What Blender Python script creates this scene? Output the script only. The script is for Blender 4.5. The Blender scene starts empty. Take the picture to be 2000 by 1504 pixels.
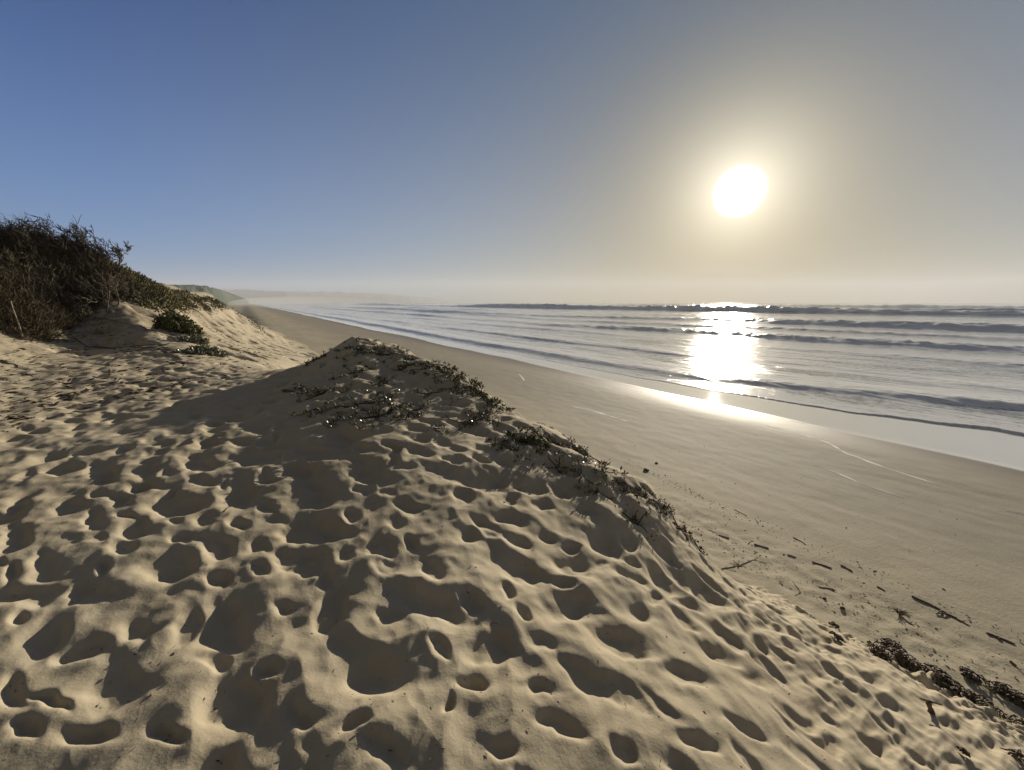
import bpy, math, random
import numpy as np
R = math.radians
random.seed(7)
RNG = np.random.default_rng(11)
SC = bpy.context.scene
COL = SC.collection

# ------------------------------------------------------------------ camera
CAM_Z = 4.6
FPX = 770.0                       # focal length, in pixels of the 2000 px wide photograph
PITCH = math.atan(162.0 / FPX)
cam = bpy.data.cameras.new('camera')
cam.sensor_width = 36.0
cam.lens = FPX / 2000.0 * 36.0
cam.clip_start = 0.05
cam.clip_end = 20000
cam_o = bpy.data.objects.new('camera', cam)
COL.objects.link(cam_o)
cam_o.location = (0, 0, CAM_Z)
cam_o.rotation_euler = (math.pi / 2 - PITCH, 0, 0)
SC.camera = cam_o

# ------------------------------------------------------------------ sun, sky, exposure
SUN_AZ, SUN_EL = R(28.1), R(12.6)
SDIR = (math.sin(SUN_AZ) * math.cos(SUN_EL), math.cos(SUN_AZ) * math.cos(SUN_EL), math.sin(SUN_EL))
world = bpy.data.worlds.new('World')
SC.world = world
world.use_nodes = True
wn = world.node_tree
wn.nodes.clear()


def NN(nt, kind, **kw):
    n = nt.nodes.new(kind)
    for k, v in kw.items():
        setattr(n, k, v)
    return n


def M(nt, op, a, b=None, c=None, clamp=False):
    n = nt.nodes.new('ShaderNodeMath')
    n.operation = op
    n.use_clamp = clamp
    for i, v in enumerate((a, b, c)):
        if v is None:
            continue
        if isinstance(v, (int, float)):
            n.inputs[i].default_value = v
        else:
            nt.links.new(v, n.inputs[i])
    return n.outputs[0]


def VM(nt, op, a, b=None, scale=None):
    n = nt.nodes.new('ShaderNodeVectorMath')
    n.operation = op
    for i, v in enumerate((a, b)):
        if v is None:
            continue
        if isinstance(v, tuple):
            n.inputs[i].default_value = v
        else:
            nt.links.new(v, n.inputs[i])
    if scale is not None:
        if isinstance(scale, (int, float)):
            n.inputs['Scale'].default_value = scale
        else:
            nt.links.new(scale, n.inputs['Scale'])
    return n.outputs['Value'] if op in ('DOT_PRODUCT', 'LENGTH') else n.outputs[0]


sky = NN(wn, 'ShaderNodeTexSky', sky_type='NISHITA', sun_disc=False)
sky.sun_elevation = SUN_EL
sky.sun_rotation = SUN_AZ
sky.altitude = 0
sky.air_density = 1.0
sky.dust_density = 1.0
sky.ozone_density = 2.0
tc = NN(wn, 'ShaderNodeTexCoord')
dirv = VM(wn, 'NORMALIZE', tc.outputs['Generated'])
ct = VM(wn, 'DOT_PRODUCT', dirv, SDIR)
th = M(wn, 'MULTIPLY', M(wn, 'ARCCOSINE', M(wn, 'MINIMUM', ct, 0.999999)), 180 / math.pi)
el = M(wn, 'MULTIPLY', M(wn, 'ARCSINE', M(wn, 'MAXIMUM', NN(wn, 'ShaderNodeSeparateXYZ').outputs[2], 0.0)), 180 / math.pi)
for n_ in wn.nodes:
    if n_.type == 'SEPXYZ':
        wn.links.new(dirv, n_.inputs[0])


def expo(v, w):
    return M(wn, 'EXPONENT', M(wn, 'DIVIDE', v, -w))


def term(c, v):
    return VM(wn, 'SCALE', tuple(q / SKY_STRENGTH for q in c), scale=v)


SKY_STRENGTH = 0.05
e5, e18, away = expo(el, 5.0), expo(el, 18.0), M(wn, 'DIVIDE', M(wn, 'MINIMUM', th, 70.0), 70.0)
lumN = VM(wn, 'DOT_PRODUCT', sky.outputs[0], (.3, .5, .2))
total = VM(wn, 'SCALE', sky.outputs[0], scale=M(wn, 'DIVIDE', 0.6, M(wn, 'ADD', 1.0, M(wn, 'MULTIPLY', lumN, .25))))
for c_, v_ in (((-0.026, 0.021, 0.072), M(wn, 'ADD', 1.0, 0.0)), ((-0.187, -0.189, -0.274), e5), ((0.284, 0.21, 0.108), e18),
               ((-0.17, 0.031, 0.346), M(wn, 'MULTIPLY', e18, away)), ((-0.016, -0.066, -0.068), away), ((-0.08, -0.135, -0.235), expo(th, 12.0)),
               ((1.15, 1.1, .98), expo(th, 4.4)), ((1.2, 1.15, 1.0), M(wn, 'SUBTRACT', 2.9, th, clamp=True))):
    total = VM(wn, 'ADD', total, term(c_, v_))


def smooth_w(v, a_, b_):
    n = NN(wn, 'ShaderNodeMapRange', interpolation_type='SMOOTHSTEP')
    wn.links.new(v, n.inputs[0]); n.inputs[1].default_value = a_; n.inputs[2].default_value = b_
    return n.outputs[0]


def blend(a_, c_, f_):
    n = NN(wn, 'ShaderNodeMix', data_type='RGBA', clamp_result=False)
    wn.links.new(f_, n.inputs[0]); wn.links.new(a_, n.inputs[6])
    n.inputs[7].default_value = tuple(q / SKY_STRENGTH for q in c_) + (1,)
    return n.outputs[2]


total = blend(total, (.038, .040, .045), smooth_w(el, 32.0, 60.0))
total = blend(total, (.052, .054, .058), smooth_w(th, 74.0, 105.0))
bg = NN(wn, 'ShaderNodeBackground')
wn.links.new(VM(wn, 'MAXIMUM', total, (0.0, 0.0, 0.0)), bg.inputs[0])
bg.inputs[1].default_value = SKY_STRENGTH
wo = NN(wn, 'ShaderNodeOutputWorld')
wn.links.new(bg.outputs[0], wo.inputs[0])

sun = bpy.data.lights.new('sun', 'SUN')
sun.energy = 5.0
sun.angle = R(0.5)
sun.color = (1.0, 0.90, 0.73)
sun_o = bpy.data.objects.new('sun', sun)
COL.objects.link(sun_o)
sun_o.rotation_euler = (math.pi / 2 - SUN_EL, 0, math.pi - SUN_AZ)
SC.view_settings.view_transform = 'Standard'
SC.view_settings.look = 'None'
SC.view_settings.exposure = 0.62
SC.view_settings.gamma = 1
SC.cycles.use_denoising = True
SC.cycles.max_bounces = 5
SC.cycles.diffuse_bounces = 3
SC.cycles.volume_bounces = 0
SC.cycles.transparent_max_bounces = 6
SC.cycles.sample_clamp_indirect = 6

# ------------------------------------------------------------------ helpers


def _h(ix, iy, seed):
    v = (ix.astype(np.int64) * 374761393 + iy.astype(np.int64) * 668265263 + seed * 974634777) & 0x7fffffff
    v = ((v ^ (v >> 13)) * 1274126177) & 0x7fffffff
    return v ^ (v >> 16)


def gn(x, y, seed=0):
    """gradient noise, roughly -0.7..0.7"""
    x = np.asarray(x, float); y = np.asarray(y, float)
    ix = np.floor(x); iy = np.floor(y)
    fx = x - ix; fy = y - iy
    u = fx * fx * fx * (fx * (fx * 6 - 15) + 10); v = fy * fy * fy * (fy * (fy * 6 - 15) + 10)

    def g(a, b):
        ang = _h(ix + a, iy + b, seed) * (2 * math.pi / 0x7fffffff) * 37.0
        return np.cos(ang) * (fx - a) + np.sin(ang) * (fy - b)
    n0 = g(0, 0) * (1 - u) + g(1, 0) * u
    n1 = g(0, 1) * (1 - u) + g(1, 1) * u
    return n0 * (1 - v) + n1 * v


def fbm(x, y, o=4, seed=0, gain=.5):
    r = 0; a = 1
    for k in range(o):
        r = r + a * gn(x, y, seed + k * 17)
        x = x * 2.03 + 5.1; y = y * 2.03 - 3.7; a *= gain
    return r


def ss(a, b, x):
    t = np.clip((x - a) / (b - a), 0, 1)
    return t * t * (3 - 2 * t)


def ray(px, py):
    """direction in the world of the line of sight towards a point of the photograph"""
    v = 752.0 - py
    return np.array([px - 1000.0, FPX * math.cos(PITCH) + v * math.sin(PITCH), v * math.cos(PITCH) - FPX * math.sin(PITCH)])


def at_drop(px, py, drop):
    d = ray(px, py); t = -drop / d[2]
    return np.array([d[0] * t, d[1] * t, CAM_Z - drop])


def at_y(px, py, Y):
    d = ray(px, py); t = Y / d[1]
    return np.array([d[0] * t, Y, CAM_Z + d[2] * t])


# shore frame: s = metres seaward, t = metres along the shore
NX, NY = .833, .553


def ST(x, y):
    return x * NX + y * NY, -x * NY + y * NX


def XY(s, t):
    return s * NX - t * NY, s * NY + t * NX


def beach_z(x, y):
    s, t = ST(x, y)
    z = np.interp(s, [-500, 0, 5, 11, 17.3, 20, 24, 40, 120, 6000], [1.6, 1.25, .98, .55, .13, .065, -.03, -.6, -3, -60])
    return z + .03 * fbm(s / 5 + 3, t / 9, 3, 5) * np.clip((18 - s) / 6, .12, 1)


def beach_surf(x, y):
    s, t = ST(x, y)
    z = beach_z(x, y) + .012 * fbm(s / .5, t / .8, 3, 91) * (1 - ss(14, 17, s)) * ss(1.5, 4, s) * (1 - ss(50, 80, np.hypot(x, y)))
    z = z + .02 * np.exp(-((s - 5.9) / .7) ** 2) * fbm(x / .2, y / .2, 3, 95)
    return z - ss(3, -2, s) * .8


def far_z(x, y):
    """dune belt as it runs away along the shore"""
    s, t = ST(x, y)
    wob = 1.2 * gn(t / 14, t * 0 + 2.2, 3) + .7 * gn(t / 5, t * 0, 4)
    toe = np.interp(t, [-400, 45, 66, 74, 84, 110, 200, 600, 1500], [4.2, 3.4, 2.6, .6, -5.5, -9, -13, -25, -80]) + wob
    hgt = np.interp(t, [-400, 10, 50, 60, 72, 80, 115, 150, 230, 400, 900], [4.0, 4.0, 3.6, 3.4, 3.0, 3.4, 5.5, 8.5, 8.0, 11, 15])
    u = (toe - s)
    z = beach_z(x, y) + hgt * ss(0, 1, u / 7.5) + np.clip(u - 7, 0, 60) * .03
    z = z + (fbm(x / 9, y / 9, 4, 8) * .9) * ss(2, 9, u) + fbm(x / 2.2, y / 2.2, 3, 18) * .22 * ss(0, 3, u)
    return np.where(u < 0, beach_z(x, y) + u * .12 - .02, z)


# control points of the near dunes: sight line + how far below the eye
CP = []
for px, py, d in [
    (0, 1504, 1.46), (330, 1504, 1.46), (700, 1504, 1.46), (1000, 1504, 1.50), (1300, 1504, 1.66), (1600, 1504, 2.02), (1800, 1504, 2.7), (2000, 1504, 3.2),
    (0, 1300, 1.45), (300, 1300, 1.45), (600, 1300, 1.45), (900, 1300, 1.47), (1200, 1300, 1.59), (1400, 1300, 1.84), (1600, 1300, 2.5), (1750, 1300, 3.35),
    (1500, 1200, 2.5), (1600, 1225, 3.05),
    (0, 1100, 1.41), (300, 1100, 1.41), (600, 1100, 1.405), (900, 1100, 1.43), (1150, 1100, 1.57), (1300, 1100, 1.82), (1385, 1100, 2.12),
    (0, 950, 1.37), (300, 950, 1.36), (600, 950, 1.345), (900, 950, 1.34), (1100, 950, 1.46), (1262, 950, 1.74),
    (0, 850, 1.30), (200, 850, 1.32), (400, 850, 1.30), (600, 850, 1.235), (800, 850, 1.20), (950, 850, 1.27), (1085, 845, 1.47),
    (0, 760, 1.18), (200, 760, 1.25), (400, 760, 1.26), (520, 770, 1.21), (620, 770, 1.11), (720, 760, 1.04), (850, 760, 1.05), (935, 757, 1.16),
    (630, 694, .90), (700, 674, .82), (790, 684, .85), (870, 716, .96), (660, 720, .95), (760, 715, .95), (590, 725, 1.07),
    (500, 722, 1.30), (545, 706, 1.75), (585, 701, 2.5), (450, 700, 1.29), (520, 664, 2.6), (570, 680, 3.1),
    (0, 682, .92), (150, 720, 1.12), (300, 720, 1.18), (300, 640, .70), (150, 620, .42), (0, 600, .22), (350, 680, 1.02), (400, 640, 1.1), (450, 622, 1.2),
]:
    CP.append(at_drop(px, py, d))
for px, py, Y in [(0, 505, 12.5), (100, 515, 12.5), (200, 536, 13), (250, 543, 14.5), (300, 556, 18), (370, 565, 28), (300, 598, 13.5), (395, 603, 24)]:
    CP.append(at_y(px, py, Y))
CP = [tuple(p) for p in CP]
for s, t in [(5.3, -4), (5.2, -1), (5.2, 1.0), (4.6, 3), (4.4, 5), (4.4, 7), (4.6, 9.5), (4.6, 13), (4.4, 18), (4, 24)]:
    x, y = XY(s, t); CP.append((x, y, float(beach_z(x, y)) - .03))
for s, t in [(8, -6), (8, -1), (8, 3), (8, 8), (8, 14), (8, 24)]:
    x, y = XY(s, t); CP.append((x, y, float(beach_z(x, y)) - .7))
for s, t, z in [(3.7, 4.2, 1.75), (3.6, 5.6, 1.9), (3.4, 7.4, 1.95), (3.1, 9.2, 1.6), (2.2, 10.5, 1.7), (3.6, 2.6, 1.95)]:
    x, y = XY(s, t); CP.append((x, y, z))
CP += [(0, 0, 2.98), (0, -2, 3.0), (-3, -1, 3.1), (-8, 0, 3.9), (-13, 3, 5.7), (2, -1.5, 2.5), (4.2, -3, 1.1), (-2, -7, 3.2), (-9, -8, 5.2),
       (-20, 9, 5.9), (-18, 16, 5.6), (-24, 22, 5.6), (-17, -4, 5.8), (3, -10, 2.5), (6, -9, .8)]
for a in range(0, 360, 12):
    x, y = 36 * math.sin(R(a)), 36 * math.cos(R(a)); CP.append((x, y, float(far_z(x, y))))
    x, y = 60 * math.sin(R(a)), 60 * math.cos(R(a)); CP.append((x, y, float(far_z(x, y))))
CP = np.array(CP)


def warp(x, y):
    r = np.sqrt(x * x + y * y) + 1e-6
    k = np.log1p(r / 1.5) / r
    return x * k, y * k


_wx, _wy = warp(CP[:, 0], CP[:, 1])


def _phi(d2):
    return np.where(d2 > 1e-12, .5 * d2 * np.log(np.maximum(d2, 1e-12)), 0)


_n = len(CP)
_A = np.zeros((_n + 3, _n + 3))
_A[:_n, :_n] = _phi((_wx[:, None] - _wx[None]) ** 2 + (_wy[:, None] - _wy[None]) ** 2) + np.eye(_n) * 2e-4
_A[:_n, _n] = 1; _A[:_n, _n + 1] = _wx; _A[:_n, _n + 2] = _wy
_A[_n:, :_n] = _A[:_n, _n:].T
_W = np.linalg.solve(_A, np.concatenate([CP[:, 2], np.zeros(3)]))


def near_z(x, y):
    sh = np.shape(x)
    wx, wy = warp(np.ravel(x).astype(float), np.ravel(y).astype(float))
    z = _W[_n] + _W[_n + 1] * wx + _W[_n + 2] * wy
    for i in range(_n):
        z = z + _W[i] * _phi((wx - _wx[i]) ** 2 + (wy - _wy[i]) ** 2)
    return z.reshape(sh)


def base_z(x, y):
    r = np.sqrt(x * x + y * y)
    k = ss(24, 40, r)
    return near_z(x, y) * (1 - k) + far_z(x, y) * k


def rings(r0, steps):
    out = [r0]
    for f, off, r1 in steps:
        while out[-1] < r1:
            out.append(out[-1] + f * (out[-1] + off))
    return np.array(out)


def polar(rs, az):
    A, RR = np.meshgrid(np.radians(az), rs)
    return RR * np.sin(A), RR * np.cos(A)


def mesh_np(name, co, faces, mat, smooth=True, uv=None):
    me = bpy.data.meshes.new(name)
    nv, nf, k = len(co), len(faces), faces.shape[1]
    me.vertices.add(nv); me.vertices.foreach_set('co', np.ascontiguousarray(co, np.float32).ravel())
    me.loops.add(nf * k); me.loops.foreach_set('vertex_index', np.ascontiguousarray(faces, np.int32).ravel())
    me.polygons.add(nf)
    me.polygons.foreach_set('loop_start', np.arange(0, nf * k, k, dtype=np.int32))
    me.polygons.foreach_set('loop_total', np.full(nf, k, np.int32))
    if smooth:
        me.polygons.foreach_set('use_smooth', np.ones(nf, bool))
    me.update(calc_edges=True)
    me.validate()
    if mat:
        me.materials.append(mat)
    return me


def link(name, me, parent=None, **props):
    o = bpy.data.objects.new(name, me)
    COL.objects.link(o)
    if parent:
        o.parent = parent
    for k, v in props.items():
        o[k] = v
    return o


def grid_faces(nr, na, wrap=False):
    i = np.arange(nr - 1)[:, None]; j = np.arange(na if wrap else na - 1)[None]
    j2 = (j + 1) % na
    f = np.stack([i * na + j, (i + 1) * na + j, (i + 1) * na + j2, i * na + j2], -1)
    return f.reshape(-1, 4)


# ------------------------------------------------------------------ materials


def new_mat(name):
    m = bpy.data.materials.new(name); m.use_nodes = True
    nt = m.node_tree; nt.nodes.clear()
    out = NN(nt, 'ShaderNodeOutputMaterial'); p = NN(nt, 'ShaderNodeBsdfPrincipled')
    nt.links.new(p.outputs[0], out.inputs[0])
    return m, nt, p


def setin(nt, sock, v):
    if hasattr(v, 'is_output') or hasattr(v, 'links'):
        nt.links.new(v, sock)
    elif isinstance(v, tuple):
        sock.default_value = v if len(v) == 4 or sock.type != 'RGBA' else v + (1,)
    else:
        sock.default_value = v


def noise(nt, vec, scale, detail=3, rough=.5, out='Fac'):
    n = NN(nt, 'ShaderNodeTexNoise'); n.inputs['Scale'].default_value = scale
    n.inputs['Detail'].default_value = detail; n.inputs['Roughness'].default_value = rough
    if vec is not None:
        nt.links.new(vec, n.inputs['Vector'])
    return n.outputs[out]


def mixc(nt, f, a, b):
    n = NN(nt, 'ShaderNodeMix', data_type='RGBA')
    setin(nt, n.inputs[0], f); setin(nt, n.inputs[6], a); setin(nt, n.inputs[7], b)
    return n.outputs[2]


def mapr(nt, v, a, b, c=0.0, d=1.0, smooth=True):
    n = NN(nt, 'ShaderNodeMapRange', interpolation_type='SMOOTHSTEP' if smooth else 'LINEAR')
    setin(nt, n.inputs[0], v)
    for i, q in enumerate((a, b, c, d)):
        n.inputs[i + 1].default_value = q
    return n.outputs[0]


def bump(nt, h, strength, dist, prev=None):
    b = NN(nt, 'ShaderNodeBump'); b.inputs['Strength'].default_value = strength; b.inputs['Distance'].default_value = dist
    nt.links.new(h, b.inputs['Height'])
    if prev is not None:
        nt.links.new(prev, b.inputs['Normal'])
    return b.outputs[0]


def pos(nt):
    return NN(nt, 'ShaderNodeNewGeometry').outputs['Position']


def dune_mat():
    m, nt, p = new_mat('dune sand')
    P = pos(nt)
    c = mixc(nt, mapr(nt, noise(nt, P, .9, 4, .6), .35, .68), (.40, .345, .245, 1), (.455, .398, .288, 1))
    c = mixc(nt, mapr(nt, noise(nt, P, 7, 4, .65), .35, .7, 0, .45), c, (.40, .33, .22, 1))
    fine = noise(nt, P, 420, 2, .6)
    c = mixc(nt, mapr(nt, fine, .35, .7, 0, .30), c, (.25, .19, .125, 1))
    v = NN(nt, 'ShaderNodeTexVoronoi'); v.inputs['Scale'].default_value = 16
    nt.links.new(P, v.inputs['Vector'])
    sc_ = NN(nt, 'ShaderNodeSeparateColor'); nt.links.new(v.outputs['Color'], sc_.inputs[0])
    dot = M(nt, 'MULTIPLY', M(nt, 'LESS_THAN', v.outputs['Distance'], .06), M(nt, 'GREATER_THAN', sc_.outputs[0], .86))
    c = mixc(nt, M(nt, 'MULTIPLY', dot, .75), c, (.07, .05, .035, 1))
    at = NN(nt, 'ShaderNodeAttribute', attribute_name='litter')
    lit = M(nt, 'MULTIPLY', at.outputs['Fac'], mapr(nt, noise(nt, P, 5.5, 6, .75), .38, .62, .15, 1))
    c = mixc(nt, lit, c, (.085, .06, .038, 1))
    nt.links.new(c, p.inputs['Base Color'])
    p.inputs['Roughness'].default_value = .95
    p.inputs['Specular IOR Level'].default_value = .15
    sq = VM(nt, 'MULTIPLY', P, (1.0, .55, 1.0))
    b = bump(nt, noise(nt, sq, 14, 5, .6), .22, .015)
    b = bump(nt, noise(nt, P, 75, 3, .6), .35, .005, b)
    b = bump(nt, fine, .35, .0016, b)
    nt.links.new(b, p.inputs['Normal'])
    return m


def beach_mat():
    m, nt, p = new_mat('beach sand')
    P = pos(nt)
    s = VM(nt, 'DOT_PRODUCT', P, (NX, NY, 0)); t = VM(nt, 'DOT_PRODUCT', P, (-NY, NX, 0))
    cb = NN(nt, 'ShaderNodeCombineXYZ'); nt.links.new(s, cb.inputs[0]); nt.links.new(M(nt, 'MULTIPLY', t, .22), cb.inputs[1])
    ST_ = cb.outputs[0]
    wob = M(nt, 'MULTIPLY', M(nt, 'SUBTRACT', noise(nt, ST_, .22, 3, .5), .5), 3.0)
    sw = M(nt, 'ADD', s, wob)
    stre = noise(nt, ST_, 2.2, 5, .65)
    dry = mixc(nt, mapr(nt, stre, .35, .65), (.35, .305, .205, 1), (.41, .355, .245, 1))
    damp = mixc(nt, mapr(nt, stre, .35, .7), (.25, .222, .165, 1), (.295, .26, .195, 1))
    c = mixc(nt, mapr(nt, sw, 5.5, 11), dry, damp)
    c = mixc(nt, mapr(nt, sw, 14.8, 17.0), c, (.17, .145, .115, 1))
    c = mixc(nt, mapr(nt, noise(nt, ST_, .55, 4, .6), .42, .66, 0, .35), c, (.22, .19, .14, 1))
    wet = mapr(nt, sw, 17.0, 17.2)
    c = mixc(nt, wet, c, (.84, .82, .75, 1))  # pale foamy film; its whiteness also paints in the low sky's reflection
    fine = noise(nt, P, 160, 2, .6)
    c = mixc(nt, mapr(nt, fine, .4, .7, 0, .22), c, (.16, .125, .09, 1))
    nt.links.new(c, p.inputs['Base Color'])
    r1 = mapr(nt, sw, 13.0, 17.0, .85, .6)
    r = M(nt, 'ADD', M(nt, 'MULTIPLY', r1, M(nt, 'SUBTRACT', 1.0, wet)), M(nt, 'MULTIPLY', wet, .03))
    nt.links.new(r, p.inputs['Roughness'])
    nt.links.new(mapr(nt, sw, 17.0, 17.25, .2, .6), p.inputs['Specular IOR Level'])
    nt.links.new(mapr(nt, sw, 17.0, 17.25, 1.45, 1.5), p.inputs['IOR'])
    k = M(nt, 'SUBTRACT', 1.0, M(nt, 'MULTIPLY', wet, .98))
    b = bump(nt, M(nt, 'MULTIPLY', noise(nt, ST_, 1.6, 4, .55), k), .35, .03)
    b = bump(nt, M(nt, 'MULTIPLY', noise(nt, P, 22, 5, .65), k), .55, .014, b)
    b = bump(nt, M(nt, 'MULTIPLY', fine, k), .3, .003, b)
    nt.links.new(b, p.inputs['Normal'])
    return m


def sea_mat():
    m, nt, p = new_mat('sea water')
    P = pos(nt)
    s = VM(nt, 'DOT_PRODUCT', P, (NX, NY, 0)); t = VM(nt, 'DOT_PRODUCT', P, (-NY, NX, 0))
    cb = NN(nt, 'ShaderNodeCombineXYZ'); nt.links.new(s, cb.inputs[0]); nt.links.new(M(nt, 'MULTIPLY', t, .35), cb.inputs[1])
    Q = cb.outputs[0]
    at = NN(nt, 'ShaderNodeAttribute', attribute_name='foam')
    n1 = noise(nt, Q, 2.2, 9, .78)
    n2 = noise(nt, Q, .25, 5, .6)
    Q2 = VM(nt, 'MULTIPLY', Q, (1.0, 1.8, 1.0))
    n1 = M(nt, 'ADD', M(nt, 'MULTIPLY', n1, .6), M(nt, 'MULTIPLY', noise(nt, Q2, 5.5, 7, .7), .4))
    f = M(nt, 'ADD', M(nt, 'ADD', at.outputs['Fac'], M(nt, 'MULTIPLY', M(nt, 'SUBTRACT', n1, .5), 2.2)), M(nt, 'MULTIPLY', M(nt, 'SUBTRACT', n2, .5), 1.0))
    f = mapr(nt, f, .45, .72)
    c = mixc(nt, mapr(nt, s, 24, 120), (.34, .335, .31, 1), (.17, .175, .16, 1))
    c = mixc(nt, M(nt, 'MULTIPLY', f, .9), c, (.84, .83, .80, 1))
    nt.links.new(c, p.inputs['Base Color'])
    nt.links.new(M(nt, 'ADD', .05, M(nt, 'MULTIPLY', f, .10)), p.inputs['Roughness'])
    p.inputs['IOR'].default_value = 1.33
    Qb = VM(nt, 'MULTIPLY', Q, (1.0, .4, 1.0))
    b = bump(nt, noise(nt, Qb, 2.2, 3, .5), .55, .09)
    nt.links.new(M(nt, 'SUBTRACT', .5, M(nt, 'MULTIPLY', f, .4)), p.inputs['Specular IOR Level'])
    b = bump(nt, noise(nt, Qb, 9, 3, .55), .5, .022, b)
    b = bump(nt, M(nt, 'MULTIPLY', noise(nt, Q, 5, 4, .6), f), .3, .04, b)
    nt.links.new(b, p.inputs['Normal'])
    return m


def flat_mat(name, c1, c2, scale=20, rough=.7, spec=.4, bumpd=0.0):
    m, nt, p = new_mat(name)
    P = pos(nt)
    n = noise(nt, P, scale, 4, .6)
    nt.links.new(mixc(nt, mapr(nt, n, .3, .7), c1 + (1,), c2 + (1,)), p.inputs['Base Color'])
    p.inputs['Roughness'].default_value = rough
    p.inputs['Specular IOR Level'].default_value = spec
    if bumpd:
        nt.links.new(bump(nt, n, .8, bumpd), p.inputs['Normal'])
    return m


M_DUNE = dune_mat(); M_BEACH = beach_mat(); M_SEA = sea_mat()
M_HILL = flat_mat('hill scrub', (.06, .08, .06), (.11, .12, .085), .02, .9, .1)
M_TWIG = flat_mat('bare twig bark', (.035, .025, .018), (.09, .065, .045), 30, .8, .2)
M_TWIG2 = flat_mat('grey weathered twig', (.08, .065, .048), (.15, .12, .085), 30, .8, .2)
M_BRUSH = flat_mat('dry brown brush', (.035, .029, .017), (.11, .086, .047), 6, .85, .15)
M_LEAFG = flat_mat('green leaf', (.045, .05, .012), (.11, .11, .03), 12, .6, .2)
M_LEAFS = flat_mat('silvery leaf', (.13, .135, .09), (.26, .26, .19), 25, .3, .8)
M_LEAFR = flat_mat('reddish brown leaf', (.07, .05, .03), (.12, .09, .05), 20, .6, .3)
M_GRASS = flat_mat('dry dune grass', (.10, .085, .045), (.20, .165, .09), 8, .7, .2)
M_WEED = flat_mat('dark dried seaweed', (.045, .032, .02), (.14, .10, .065), 18, .7, .3, .02)
M_WOOD = flat_mat('weathered driftwood', (.07, .05, .036), (.17, .125, .09), 40, .85, .15, .004)
M_POST = flat_mat('pale weathered post', (.22, .18, .13), (.36, .30, .22), 30, .85, .15, .004)
M_FOAM = flat_mat('dried foam', (.5, .48, .42), (.7, .68, .62), 30, .8, .2)

# ------------------------------------------------------------------ dunes: one sheet with footprints
AZ = np.concatenate([np.arange(-180, -75, 2.5), np.arange(-75, 72, .14), np.arange(72, 180, 2.5)])
RS = rings(.25, [(.0036, 1.0, 45), (.02, 0, 900)])
DX, DY = polar(RS, AZ)
wrx = DX + .07 * gn(DX * 4.1, DY * 4.1, 31) + .024 * gn(DX * 11, DY * 11, 33) + .007 * gn(DX * 29, DY * 29, 35)
wry = DY + .07 * gn(DX * 4.1, DY * 4.1, 32) + .024 * gn(DX * 11, DY * 11, 34) + .007 * gn(DX * 29, DY * 29, 36)
BZ = base_z(DX, DY)


def base_hit(px, py, zf=base_z):
    """where a line of sight first meets a ground surface"""
    d = ray(px, py); d = d / np.linalg.norm(d)
    t = .6 * 1.02 ** np.arange(0, 330)
    z = CAM_Z + d[2] * t
    g = np.maximum(zf(d[0] * t, d[1] * t), beach_z(d[0] * t, d[1] * t))
    k = np.argmax(z < g)
    if k == 0:
        return None
    a, b = z[k - 1] - g[k - 1], z[k] - g[k]
    tt = t[k - 1] + (t[k] - t[k - 1]) * a / (a - b)
    return np.array([d[0] * tt, d[1] * tt])


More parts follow.
